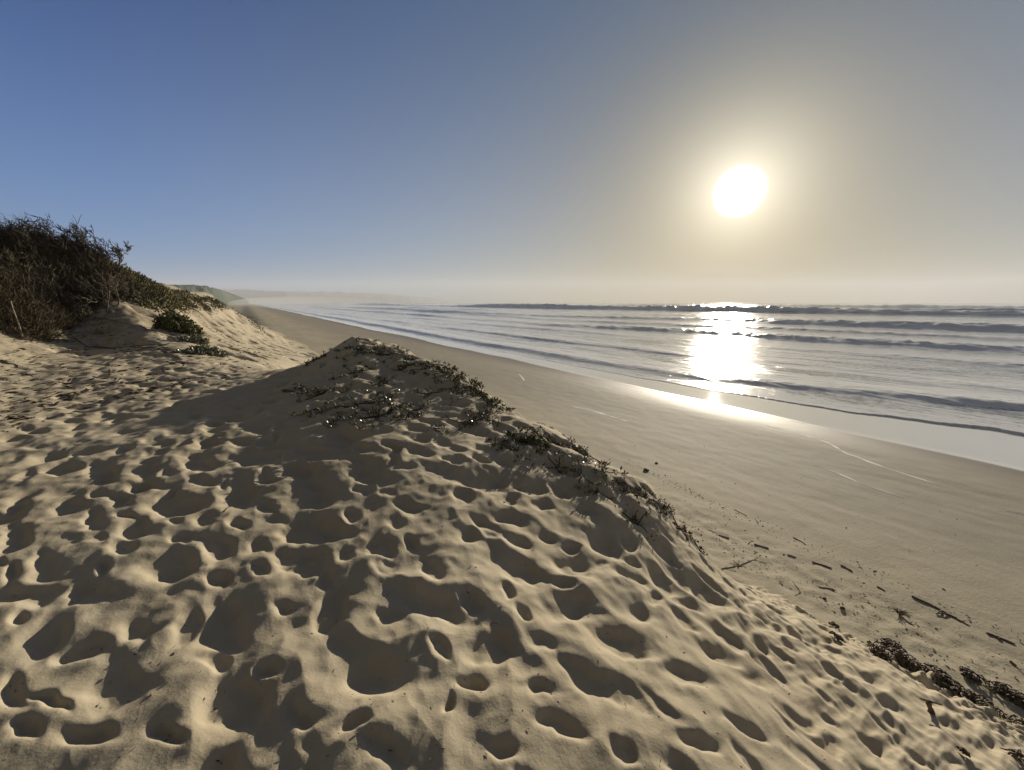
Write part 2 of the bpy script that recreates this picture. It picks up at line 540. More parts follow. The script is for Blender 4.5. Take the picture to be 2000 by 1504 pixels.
# (x, y, width, height, tilt in degrees) of the hollows seen in the sand
PITS_SEEN = [
    (438, 1221, 112, 150, 12), (461, 1366, 112, 150, 0), (229, 1338, 125, 115, 15), (644, 1198, 76, 110, 0), (726, 1315, 125, 105, 0),
    (328, 1104, 122, 70, 5), (272, 1226, 66, 65, 20), (84, 1250, 100, 70, -35), (33, 1352, 58, 90, -15), (100, 1371, 75, 34, 15),
    (164, 1440, 135, 55, 10), (426, 1071, 94, 66, 15), (585, 1095, 112, 62, 15), (600, 1030, 175, 66, 12), (342, 983, 112, 48, 0),
    (468, 964, 66, 66, 0), (407, 1015, 55, 30, -10), (590, 922, 62, 56, 15), (730, 925, 88, 48, 28), (487, 891, 86, 34, 5),
    (608, 882, 86, 30, 12), (670, 858, 74, 46, 12), (538, 866, 78, 22, 3), (281, 922, 58, 36, 5), (201, 929, 62, 32, -12),
    (393, 908, 80, 28, -3), (309, 884, 48, 20, 0), (117, 915, 95, 26, -8), (140, 987, 82, 30, -8), (178, 1015, 44, 54, -25),
    (262, 1030, 98, 36, 5), (246, 1067, 66, 40, 0), (360, 1055, 36, 26, 0), (94, 1104, 64, 58, 10), (178, 1156, 105, 66, 10),
    (60, 1170, 90, 56, -10), (14, 1123, 30, 50, 0), (524, 1305, 50, 40, 10), (702, 1432, 82, 48, -10), (745, 1474, 95, 40, 5),
    (627, 973, 60, 38, 0), (28, 1043, 66, 52, -10), (744, 1071, 48, 46, 15), (768, 893, 28, 34, 20), (150, 833, 32, 14, 0),
    (900, 932, 165, 34, 18), (901, 968, 40, 42, 20), (796, 988, 84, 32, 20), (1033, 952, 74, 26, 8), (1093, 958, 50, 22, 22),
    (993, 974, 42, 22, 0), (1001, 1010, 56, 20, 10), (911, 1038, 66, 42, 20), (957, 1030, 100, 32, 30), (772, 1020, 48, 28, 20),
    (808, 1060, 30, 34, 10), (744, 1110, 46, 40, 10), (840, 1109, 62, 44, 35), (1021, 1113, 110, 54, 25), (1098, 1140, 66, 26, 15),
    (1126, 1101, 90, 44, 30), (1174, 1060, 70, 42, 38), (997, 1157, 34, 32, 25), (1021, 1193, 34, 28, 35), (1110, 1184, 96, 50, 15),
    (840, 1185, 148, 56, 22), (961, 1264, 115, 58, 18), (1222, 1253, 140, 56, 25), (1050, 1254, 74, 38, 35), (1175, 1335, 250, 66, 33),
    (1294, 1137, 92, 38, 42), (1375, 1157, 92, 28, 40), (1339, 1213, 62, 26, 35), (1339, 1181, 66, 20, 25), (1250, 1197, 58, 26, 35),
    (1282, 1181, 44, 20, 25), (1403, 1272, 90, 32, 28), (1343, 1322, 100, 44, 25), (1359, 1446, 60, 36, 10), (1218, 1464, 100, 40, 40),
    (981, 1450, 82, 46, 10), (1061, 1354, 80, 30, 15), (881, 1382, 30, 55, 10), (925, 1330, 60, 32, 20), (1230, 1060, 40, 26, 40),
    (1060, 985, 50, 20, 20), (1150, 1000, 50, 20, 20), (1225, 1090, 44, 18, 35), (1620, 1270, 80, 20, 30), (1500, 1220, 60, 16, 38),
    (1740, 1385, 66, 24, 28), (1700, 1330, 70, 20, 30), (1950, 1465, 90, 26, 15), (1880, 1500, 80, 26, 15), (1480, 1330, 80, 22, 35),
    (1840, 1345, 74, 32, 15), (1905, 1375, 60, 34, 10), (1980, 1400, 56, 26, 20), (1895, 1320, 44, 20, 25), (1780, 1300, 70, 24, 25),
    (350, 845, 40, 16, 0), (420, 838, 50, 18, 0), (500, 838, 60, 20, 5), (560, 830, 50, 18, 8), (460, 815, 46, 16, 0), (380, 812, 40, 14, 0),
    (300, 860, 40, 16, 0), (240, 880, 40, 16, -5), (820, 880, 50, 22, 25), (860, 860, 44, 18, 20), (940, 880, 40, 18, 25), (980, 905, 50, 18, 20),
    (1080, 880, 44, 14, 30), (1130, 905, 44, 14, 20), (690, 1010, 40, 30, 15), (50, 930, 40, 24, -10), (30, 985, 50, 26, -10),
    (200, 965, 40, 18, 0), (560, 1180, 46, 30, 10), (20, 1215, 34, 24, -20), (590, 1400, 60, 40, 20), (330, 1440, 60, 40, 15), (30, 1440, 60, 34, -10),
    (1100, 1420, 90, 34, 20), (860, 1270, 60, 30, 25), (1460, 1420, 90, 26, 30), (1560, 1400, 80, 22, 30), (1620, 1450, 80, 22, 25),
]
pits = []      # centre, axis a, axis b, depth
SUNH = np.array([math.sin(SUN_AZ), math.cos(SUN_AZ)])
for px, py, w, h, tl in PITS_SEEN:
    c = base_hit(px, py)
    if c is None:
        continue
    ca, sa = math.cos(R(tl)), math.sin(R(tl))
    e1 = base_hit(px + ca * w * .5, py + sa * w * .5); e2 = base_hit(px - sa * h * .5, py + ca * h * .5)
    if e1 is None or e2 is None:
        continue
    a, b = (e1 - c) * 1.0, (e2 - c) * 1.0
    la, lb = np.linalg.norm(a), np.linalg.norm(b)
    if la > .9 or lb > .9:
        a *= min(1, .5 / la); b *= min(1, .5 / lb)
    la, lb = np.linalg.norm(a), np.linalg.norm(b)
    # extent of the hollow along the sun's direction sets how deep it must be to fill with shade
    Minv = np.linalg.inv(np.array([a, b]).T)
    ext = 1 / np.linalg.norm(Minv @ SUNH)
    D = float(np.clip(ext * 2 * .215, .028, .10))
    pits.append((c, a, b, D))


def add_random_pits(n, box, cond, size, dmin, depth):
    made = 0
    cs = np.array([p[0] for p in pits])
    for _ in range(n):
        c = np.array([random.uniform(box[0], box[2]), random.uniform(box[1], box[3])])
        s, t = ST(*c)
        if not cond(c[0], c[1], s, t):
            continue
        if np.min(np.hypot(cs[:, 0] - c[0], cs[:, 1] - c[1])) < dmin:
            continue
        ang = -.35 + random.gauss(0, .4); L = random.uniform(*size) * 1.35; Wd = L * random.uniform(.34, .62)
        a = np.array([math.cos(ang), math.sin(ang)]) * L; b = np.array([-math.sin(ang), math.cos(ang)]) * Wd
        pits.append((c, a, b, Wd * 1.5 * random.uniform(*depth)))
        cs = np.vstack([cs, c[None]]); made += 1
    return made


# path and trampled platform
add_random_pits(2600, (-9, -1.5, 2.5, 9), lambda x, y, s, t: s < 2.2 and s > -4.6 and not (s > -.3 and 4.6 < t), (.075, .14), .27, (.22, .36))
add_random_pits(1200, (-26, 6, -2, 40), lambda x, y, s, t: -3.6 < s < 3.4 and t > 8.5, (.22, .36), .5, (.5, .7))
add_random_pits(1500, (-3, .8, 2.6, 6), lambda x, y, s, t: -1.8 < s < 3.2, (.05, .10), .17, (.3, .5))
add_random_pits(1000, (-8, .8, 0, 8), lambda x, y, s, t: -5 < s < 0, (.045, .095), .18, (.22, .36))
# mound top: small prints between the plants
add_random_pits(700, (-4, 3, 2, 8), lambda x, y, s, t: s < 2.9 and s > -.5, (.06, .12), .2, (.35, .5))
# face of the left dune
add_random_pits(900, (-16, 4, -3, 22), lambda x, y, s, t: -7 < s < -3, (.07, .17), .38, (.2, .36))
# seaward slope
add_random_pits(600, (0, -1, 6, 5), lambda x, y, s, t: 2.4 < s < 5.1, (.06, .14), .24, (.22, .4))

PZ = np.zeros_like(BZ); RIM = np.zeros_like(BZ)
for c, a, b, D in pits:
    ext = 2.4 * max(np.linalg.norm(a), np.linalg.norm(b))
    r = math.hypot(*c); az = math.degrees(math.atan2(c[0], c[1])); da = math.degrees(math.atan2(ext, max(r - ext * .3, .1)))
    i0, i1 = np.searchsorted(RS, r - ext), np.searchsorted(RS, r + ext)
    j0, j1 = np.searchsorted(AZ, az - da), np.searchsorted(AZ, az + da)
    if r < ext * 1.2:
        j0, j1 = 0, len(AZ)
    X = wrx[i0:i1, j0:j1] - c[0]; Y = wry[i0:i1, j0:j1] - c[1]
    if X.size == 0:
        continue
    Mi = np.linalg.inv(np.array([a, b]).T)
    q1 = Mi[0, 0] * X + Mi[0, 1] * Y; q2 = Mi[1, 0] * X + Mi[1, 1] * Y
    pw = random.uniform(1.35, 2.5); ex_ = random.uniform(4.2, 7.5)
    d = np.power(np.abs(q1) ** pw + np.abs(q2) ** pw, 1 / pw) * (1 + .16 * np.clip(q1 * q2, -1, 1))
    pit = -D * (1 / (1 + (d / .86) ** ex_) - 1 / (1 + (2.4 / .86) ** ex_))
    PZ[i0:i1, j0:j1] = np.minimum(PZ[i0:i1, j0:j1], pit)


def smooth2(Z, n):
    for _ in range(n):
        Z[1:-1] = (Z[:-2] + 2 * Z[1:-1] + Z[2:]) / 4
        Z[:, 1:-1] = (Z[:, :-2] + 2 * Z[:, 1:-1] + Z[:, 2:]) / 4
    return Z


PZ = smooth2(PZ, 1)
S_, T_ = ST(DX, DY)
Rr = np.sqrt(DX ** 2 + DY ** 2)
plat = ss(-9, -4, S_) * (1 - ss(28, 45, Rr))
und = .026 * fbm(DX / .9, DY / .9, 3, 41) + .032 * (.35 - np.abs(gn(DX / .38, DY / .38, 45))) + .012 * (.3 - np.abs(gn(DX / .15, DY / .15, 47)))
und = und + .020 * fbm(DX / .27, DY / .27, 3, 58) + .014 * (.3 - np.abs(gn(DX / .11, DY / .11, 59))) * ss(-.3, .3, gn(DX / .9, DY / .9, 60))
# drifted crests lying across the light
_u = (DX * math.sin(SUN_AZ) + DY * math.cos(SUN_AZ)) / .42 + .9 * gn(DX / .8, DY / .8, 55) + .35 * gn(DX / .25, DY / .25, 56)
_f = _u - np.floor(_u)
_tri = np.where(_f < .38, _f / .38, (1 - _f) / .62)
und = und + (.014 + .012 * ss(-.5, .8, S_)) * (_tri ** 1.3 - .4) * ss(-.15, .35, gn(DX / 1.3, DY / 1.3, 57)) * ss(-5, -2.5, S_)
# wind-cut flutes running down the seaward slope
slope = ss(2.0, 2.9, S_) * (1 - ss(5.2, 6.0, S_)) * (1 - ss(12, 18, Rr))
flute = (.3 - np.abs(gn(T_ / .16 + S_ * .5, S_ / 1.1, 51))) * .075 + (.3 - np.abs(gn(T_ / .06 + S_ * .9, S_ / .5, 52))) * .02
rough = ss(-3.2, -5.5, S_) * .17 * fbm(DX / 1.1, DY / 1.1, 5, 61, .55)
DZ = BZ + PZ + RIM * (1 - np.clip(-PZ / .05, 0, 1)) + und * plat + flute * slope + rough * (1 - ss(40, 60, Rr))
# crumbled edge by the seaweed
sw_ = np.exp(-((S_ - 5.0) / .5) ** 2) * (1 - ss(.5, 2.5, T_))
DZ = DZ + sw_ * .10 * fbm(DX / .16, DY / .16, 4, 71)
# keep it below the beach beyond its foot
bz_ = beach_z(DX, DY)
DZ = np.where(S_ > 7, np.minimum(DZ, bz_ - .06), DZ)

nr, na = DX.shape
co = np.stack([DX, DY, DZ], -1).reshape(-1, 3)
co = np.vstack([co, [[0, 0, float(DZ[0].mean())]]])
faces = grid_faces(nr, na, True)
me = mesh_np('dune', co, faces, M_DUNE)
lit = ss(-3.8, -5.8, S_ + .9 * fbm(DX / 2.5, DY / 2.5, 3, 81)) * (1 - .35 * ss(12, 20, Rr)) * ss(-14.5, -9, DX - DY * .0) * 0
# dark litter and humus under the shrubs
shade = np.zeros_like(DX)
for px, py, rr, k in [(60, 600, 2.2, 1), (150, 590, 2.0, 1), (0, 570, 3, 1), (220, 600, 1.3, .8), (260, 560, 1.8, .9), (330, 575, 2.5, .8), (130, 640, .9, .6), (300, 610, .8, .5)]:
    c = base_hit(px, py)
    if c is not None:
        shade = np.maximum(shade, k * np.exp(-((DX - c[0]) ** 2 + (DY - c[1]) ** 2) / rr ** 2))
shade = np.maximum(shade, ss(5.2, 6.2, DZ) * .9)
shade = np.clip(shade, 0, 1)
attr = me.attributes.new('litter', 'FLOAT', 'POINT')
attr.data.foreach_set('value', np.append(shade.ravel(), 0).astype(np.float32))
dune_o = link('dune', me, kind='structure', label='wind-blown sand dune and trampled sandy path full of footprints')

_AZr = AZ


def ground_z(x, y):
    r = math.hypot(x, y); az = math.degrees(math.atan2(x, y))
    i = min(max(np.searchsorted(RS, r) - 1, 0), len(RS) - 2); j = min(max(np.searchsorted(AZ, az) - 1, 0), len(AZ) - 2)
    u = (r - RS[i]) / (RS[i + 1] - RS[i]); v = (az - AZ[j]) / (AZ[j + 1] - AZ[j])
    u = min(max(u, 0), 1); v = min(max(v, 0), 1)
    z = (DZ[i, j] * (1 - u) * (1 - v) + DZ[i + 1, j] * u * (1 - v) + DZ[i, j + 1] * (1 - u) * v + DZ[i + 1, j + 1] * u * v)
    return max(z, float(beach_surf(x, y)))


def gz_arr(x, y):
    x = np.asarray(x, float); y = np.asarray(y, float)
    r = np.hypot(x, y); az = np.degrees(np.arctan2(x, y))
    i = np.clip(np.searchsorted(RS, r) - 1, 0, len(RS) - 2); j = np.clip(np.searchsorted(AZ, az) - 1, 0, len(AZ) - 2)
    u = np.clip((r - RS[i]) / (RS[i + 1] - RS[i]), 0, 1); v = np.clip((az - AZ[j]) / (AZ[j + 1] - AZ[j]), 0, 1)
    z = (DZ[i, j] * (1 - u) * (1 - v) + DZ[i + 1, j] * u * (1 - v) + DZ[i, j + 1] * (1 - u) * v + DZ[i + 1, j + 1] * u * v)
    return np.maximum(z, beach_surf(x, y))


def hit(px, py):
    return base_hit(px, py, gz_arr)


# ------------------------------------------------------------------ beach
bAZ = np.concatenate([np.arange(-180, -50, 4.0), np.arange(-50, 72, .3), np.arange(72, 180, 4.0)])
bRS = rings(1.0, [(.008, .5, 60), (.03, 0, 5000)])
bx, by = polar(bRS, bAZ)
bs, bt = ST(bx, by)
bz = beach_surf(bx, by)
co = np.stack([bx, by, bz], -1).reshape(-1, 3)
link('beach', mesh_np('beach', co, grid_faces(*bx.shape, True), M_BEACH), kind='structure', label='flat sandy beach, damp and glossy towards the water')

# ------------------------------------------------------------------ sea
sAZ = np.concatenate([np.arange(-37, 60, .11), np.arange(60, 150, 2.0)])
sRS = rings(11, [(.0055, 0, 420), (.02, 0, 5000)])
sx, sy = polar(sRS, sAZ)
s, t = ST(sx, sy)
foam = np.zeros_like(s); zs = np.zeros_like(s)
edge = np.interp(t, [-20, 2, 8, 14, 20, 40, 100], [22.8, 22.0, 20.2, 19.5, 19.2, 18.9, 18.6]) + .5 * gn(t / 3.3, t * 0 + .5, 101) + .25 * gn(t / 1.1, t * 0 + .5, 102)
WAVES = [   # t knots, s knots, height, front width, back width, seed
    ([-30, 1.5, 7.3, 13, 30, 60, 200], [30, 27.6, 24.8, 22.0, 21.6, 21.2, 21], .25, .75, 2.4, 1),
    ([-30, 0, 30, 200], [36, 33, 30, 28], .16, .5, 2.5, 2),
    ([-60, 0, 60, 300], [48, 46, 41, 39], .17, 1.1, 4, 3),
    ([-60, 0, 20, 60, 300], [70, 62, 55, 50, 48], .47, 1.8, 6, 4),
    ([-60, 0, 60, 300], [84, 78, 68, 64], .36, 2.0, 6, 5),
    ([-150, 0, 60, 130, 400], [112, 102, 92, 72, 68], .95, 2.9, 10, 6),
    ([-200, 0, 100, 500], [150, 138, 118, 100], 1.15, 4.5, 12, 7),
    ([-300, 0, 200, 600], [225, 205, 185, 150], 2.7, 5, 20, 8),
    ([-300, 0, 300, 900], [330, 300, 260, 220], 2.3, 6, 22, 9),
    ([-600, 0, 500, 1500], [480, 450, 400, 350], 2.0, 8, 30, 10),
]
for tk, sk, h, wf, wb, sd in WAVES:
    sc0 = np.interp(t, tk, sk)
    L = 6 + sk[1] * .35
    sc = sc0 + wf * 1.6 * gn(t / L, t * 0 + .3, 200 + sd) + wf * .5 * gn(t / (L * .25), t * 0 + .3, 230 + sd)
    lo, hi = (.1, .75) if sd in (2, 3, 5, 7, 9) else ((.8, .3) if sd == 1 else (.5, .6))
    amp = h * np.clip(lo + hi * 2.2 * (gn(t / (L * 1.7), t * 0 + .7, 260 + sd) + .25), .05, 1.1)
    d = s - sc
    prof = np.where(d < 0, np.exp(-(d / wf) ** 2), np.exp(-(d / wb) ** 2))
    prof = prof * (1 + (.18 if sd == 1 else .45) * fbm(t / (wf * .8), s / (wf * .8), 3, 280 + sd) * prof)
    zs += amp * prof
    cr = amp / h
    foam += cr * (1.15 * np.exp(-((d + wf * .35) / (wf * .5)) ** 2) * (1.25 if sd <= 3 else 1.0) + .45 * np.where(d > 0, np.exp(-(d / (wb * 1.5)) ** 2), 0) + .9 * np.exp(-((d - wb * .12) / (wb * .16)) ** 2))
chop = .024 * fbm(s / .5, t / 2.4, 4, 301) + .085 * fbm(s / 2.2, t / 8, 4, 303) + .12 * ss(50, 120, s) * fbm(s / 7, t / 14, 4, 305)
zs = zs * ss(0, 1, (s - edge) / .6) + chop * ss(0, 6, s - edge) + .075 * ss(-.05, .05, s - edge)
zs = np.where(s < edge, -.2 + 0 * zs, zs)
zs = zs + (1 - ss(0, 1.5, s - edge)) * .01
foam += .68 * (1 - ss(150, 320, s)) - .25 * ss(120, 300, s)
lace = edge + .5 + .5 * gn(t / 2.1, t * 0 + .9, 111)
foam += .9 * (1 - ss(0, .22, np.abs(s - edge - .12))) + .6 * (1 - ss(0, .16, np.abs(s - lace)))
lace2 = edge + 1.5 + .9 * gn(t / 3.4, t * 0 + .9, 113)
foam += .6 * (1 - ss(0, .2, np.abs(s - lace2)))
far_fade = 1 - ss(2500, 4800, np.hypot(sx, sy))
zs = np.where(s > edge, zs * far_fade, zs)
co = np.stack([sx, sy, zs], -1).reshape(-1, 3)
faces = grid_faces(*sx.shape)
keep = (s > edge - .8).ravel()
faces = faces[keep[faces].any(1)]
used = np.unique(faces); remap = -np.ones(len(co), int); remap[used] = np.arange(len(used))
me = mesh_np('sea', co[used], remap[faces], M_SEA)
a_ = me.attributes.new('foam', 'FLOAT', 'POINT'); a_.data.foreach_set('value', foam.ravel()[used].astype(np.float32))
link('sea', me, kind='structure', label='foamy sea with rows of low breakers under the sun')

# ------------------------------------------------------------------ far hills


def ridge(name, pts, Y, depth, label):
    """pts: silhouette of a far ridge; built as a rounded ridge with width"""
    P = np.array([at_y(px, py, Y * k) for px, py, k in pts])
    n = 240
    u = np.linspace(0, 1, n); ku = np.linspace(0, 1, len(P))
    C_ = np.stack([np.interp(u, ku, P[:, i]) for i in range(3)], 1)
    C_[:, 2] += (fbm(u * 12, u * 0 + .5, 3, 401) * .05) * (C_[:, 2] - 0)
    m = 25
    v = np.linspace(-1, 1, m)
    rad = C_[:, :2] / np.linalg.norm(C_[:, :2], axis=1)[:, None]
    co = np.zeros((n, m, 3))
    co[:, :, :2] = C_[:, None, :2] + rad[:, None, :] * (v[None, :, None] * depth)
    prof = np.cos(v * math.pi / 2) ** 1.2
    co[:, :, 2] = C_[:, None, 2] * prof[None] - 2 * (1 - prof[None])
    co[:, :, 2] += fbm(co[:, :, 0] / depth * 3, co[:, :, 1] / depth * 3, 4, 405) * C_[:, None, 2] * .35 * np.sin(np.abs(v) * math.pi)[None]
    link(name, mesh_np(name, co.reshape(-1, 3), grid_faces(n, m), M_HILL), kind='structure', label=label)


ridge('far_hills', [(380, 575, 1), (430, 567, 1), (480, 566, 1), (560, 570, 1), (640, 570, 1.1), (720, 572, 1.15), (790, 577, 1.2), (850, 582, 1.3), (890, 588.5, 1.35)], 4300, 400,
      'faint hazy hills along the coast at the horizon')
ridge('headland', [(180, 566, .8), (280, 560, .85), (372, 556, .95), (400, 558, 1), (430, 566, 1.1), (460, 576, 1.25), (485, 587, 1.4)], 620, 80, 'green headland beyond the dunes, pale with haze')

#PLANTS#
# ------------------------------------------------------------------ vegetation and small things


def hits(px, py):
    """vectorised line-of-sight landing points on dune or beach"""
    px = np.asarray(px, float); py = np.asarray(py, float)
    v = 752.0 - py
    d = np.stack([px - 1000, FPX * math.cos(PITCH) + v * math.sin(PITCH), v * math.cos(PITCH) - FPX * math.sin(PITCH)], -1)
    d /= np.linalg.norm(d, axis=1)[:, None]
    res = np.full((len(px), 2), np.nan); prev = None; open_ = np.ones(len(px), bool); t = .8
    pt = t
    while t < 140:
        x, y, z = d[:, 0] * t, d[:, 1] * t, CAM_Z + d[:, 2] * t
        g = gz_arr(x, y); gap = z - g
        if prev is not None:
            hit_ = open_ & (gap < 0) & (prev >= 0)
            f = prev / np.maximum(prev - gap, 1e-9); tt = pt + (t - pt) * f
            res[hit_] = (d[:, :2] * tt[:, None])[hit_]
            open_ &= ~hit_
        prev = gap; pt = t; t *= 1.012
    return res[~np.isnan(res[:, 0])]


def frames(D):
    D = D / np.linalg.norm(D, axis=1)[:, None]
    ref = RNG.normal(size=D.shape)
    U = np.cross(D, ref); U /= np.linalg.norm(U, axis=1)[:, None]
    return D, U, np.cross(D, U)


def leaf_geo(P, D, L, W, fold=.25, bend=.3):
    """pointed leaves of two folded halves, with a bend: 6 points, 4 faces each"""
    n = len(P)
    D, U, V = frames(D)
    L = np.broadcast_to(L, (n,))[:, None]; W = np.broadcast_to(W, (n,))[:, None]
    mid = P + D * L * .5 + V * L * bend * .25
    tip = P + D * L + V * L * bend
    l = mid + U * W * .5 + V * W * fold; r = mid - U * W * .5 + V * W * fold
    co = np.stack([P, l, mid, r, tip], 1)            # 5 verts
    f = np.array([[0, 2, 1, 1], [0, 3, 2, 2], [1, 2, 4, 4], [2, 3, 4, 4]])
    tri = np.array([[0, 2, 1], [0, 3, 2], [1, 2, 4], [2, 3, 4]])
    F = (np.arange(n)[:, None, None] * 5 + tri[None]).reshape(-1, 3)
    return co.reshape(-1, 3), F


def tube_geo(lines, sides=5):
    """lines: list of (points k x 3, radii k)"""
    VV, FF = [], []; off = 0
    for P, rad in lines:
        P = np.asarray(P, float); k = len(P)
        T = np.gradient(P, axis=0); T /= np.maximum(np.linalg.norm(T, axis=1), 1e-9)[:, None]
        ref = np.array([.31, .17, .93]) if abs(T[0, 2]) < .9 else np.array([1., .2, 0])
        U = np.cross(T, ref); U /= np.linalg.norm(U, axis=1)[:, None]; W = np.cross(T, U)
        a = np.arange(sides) * 2 * math.pi / sides
        ring = P[:, None] + (U[:, None] * np.cos(a)[None, :, None] + W[:, None] * np.sin(a)[None, :, None]) * np.asarray(rad)[:, None, None]
        VV.append(ring.reshape(-1, 3))
        i = np.arange(k - 1)[:, None]; j = np.arange(sides)[None]; j2 = (j + 1) % sides
        f = np.stack([i * sides + j, i * sides + j2, (i + 1) * sides + j2, (i + 1) * sides + j], -1).reshape(-1, 4)
        FF.append(f + off)
        off += k * sides
    V = np.vstack(VV); F = np.vstack(FF)
    # close the ends with tiny fans
    F3 = np.vstack([F[:, [0, 1, 2]], F[:, [0, 2, 3]]])
    caps = []; o = 0
    for P, rad in lines:
        k = len(P)
        for s0, rev in ((o, True), (o + (k - 1) * sides, False)):
            for q in range(1, sides - 1):
                caps.append((s0, s0 + q + 1, s0 + q) if rev else (s0, s0 + q, s0 + q + 1))
        o += k * sides
    return V, np.vstack([F3, np.array(caps)])


def thing(name, label, cat, loc, group=None):
    o = bpy.data.objects.new(name, None); COL.objects.link(o)
    o.location = loc; o.empty_display_size = .2
    o['label'] = label; o['category'] = cat
    if group:
        o['group'] = group
    return o


def part(name, geo, mat, parent, smooth=True):
    V, F = geo
    me = mesh_np(name, V - np.array(parent.location)[None], F, mat, smooth)
    return link(name, me, parent)


def solo(name, geo, mat, label, cat, loc, group=None, kind=None, smooth=True):
    V, F = geo
    o = link(name, mesh_np(name, V - np.asarray(loc)[None], F, mat, smooth), label=label)
    o.location = loc
    if kind:
        o['kind'] = kind
    else:
        o['category'] = cat
    if group:
        o['group'] = group
    return o


def branch_lines(p, d, length, rad, level, out, tips, lean, spread=.75, kids=4, droop=0.0):
    k = 6
    pts = [p]; dd = d / np.linalg.norm(d); q = p.copy()
    for i in range(k - 1):
        dd = dd + RNG.normal(size=3) * .16 + lean * .10
        dd[2] -= droop
        dd /= np.linalg.norm(dd); q = q + dd * length / (k - 1); pts.append(q.copy())
    rads = np.linspace(rad, rad * .5, k)
    out.append((np.array(pts), rads))
    tips.append((q.copy(), dd.copy()))
    if level > 0:
        for _ in range(kids):
            i = RNG.integers(2, k); nd = dd + RNG.normal(size=3) * spread + lean * .35
            branch_lines(pts[i].copy(), nd, length * RNG.uniform(.45, .8), max(rads[i] * .68, .009), level - 1, out, tips, lean, spread, kids, droop)


LEAN = np.array([-.75, .1, .45])      # the sea wind combs the twigs inland


def bare_shrub(px, py, h, label, level=3, kids=4, mat=None, stems=3, brush=0, spread=.6):
    xy = hit(px, py)
    if xy is None:
        return
    base = np.array([xy[0], xy[1], ground_z(*xy)])
    t = thing('dune_shrub', label, 'shrub', base)
    lines, tips = [], []
    for i in range(stems):
        d = np.array([RNG.normal() * .5, RNG.normal() * .4, 1.0])
        lines = []
        branch_lines(base + np.array([RNG.normal() * .08 * h, RNG.normal() * .08 * h, -.1]), d, h * RNG.uniform(.45, .7), .03 * h ** .5, level, lines, tips, LEAN, spread, kids)
        part('branch', tube_geo(lines, 4), mat or M_TWIG, t)
    if brush:
        T = np.array([q for q, _ in tips]); Dd = np.array([d for _, d in tips])
        idx = RNG.integers(0, len(T), brush)
        P = T[idx] + RNG.normal(size=(brush, 3)) * .10 * h
        P[:, 2] = np.maximum(P[:, 2], base[2] - .3)
        part('foliage', leaf_geo(P, Dd[idx] + RNG.normal(size=(brush, 3)) * .9, RNG.uniform(.06, .2, brush), RNG.uniform(.010, .028, brush)), M_BRUSH, t)
    return t


def brush_shrub(px, py, rx, h, label, n=4200, mat=None):
    """low rounded tangle: bare stems with dry leaves all through it"""
    xy = hit(px, py)
    if xy is None:
        return
    base = np.array([xy[0], xy[1], ground_z(*xy)])
    t = thing('dune_shrub', label, 'shrub', base)
    a = RNG.uniform(0, 2 * math.pi, n); r = rx * np.sqrt(RNG.uniform(0, 1, n))
    x = base[0] + r * np.cos(a); y = base[1] + r * np.sin(a) * .9
    top = h * np.sqrt(np.clip(1 - (r / rx) ** 2, 0, 1)) * (1 + .55 * gn(x / .45, y / .45, int(px)))
    u = RNG.uniform(0, 1, n) ** .7
    z = gz_arr(x, y) + top * u - .04
    D = np.stack([np.cos(a) * .5 + LEAN[0] * .5, np.sin(a) * .5, .7 + 0 * a], -1) + RNG.normal(size=(n, 3)) * .6
    part('foliage', leaf_geo(np.stack([x, y, z], -1), D, RNG.uniform(.10, .36, n), RNG.uniform(.009, .022, n)), mat or M_BRUSH, t)
    lines, tips = [], []
    for _ in range(10):
        lines = []
        b = base + np.array([RNG.normal() * rx * .4, RNG.normal() * rx * .35, 0]); b[2] = ground_z(b[0], b[1]) - .05
        branch_lines(b, np.array([RNG.normal() * .6, RNG.normal() * .4, .9]), h * RNG.uniform(.6, 1.05), .014, 2, lines, tips, LEAN, .6, 3)
        part('branch', tube_geo(lines, 4), M_TWIG, t)
    return t


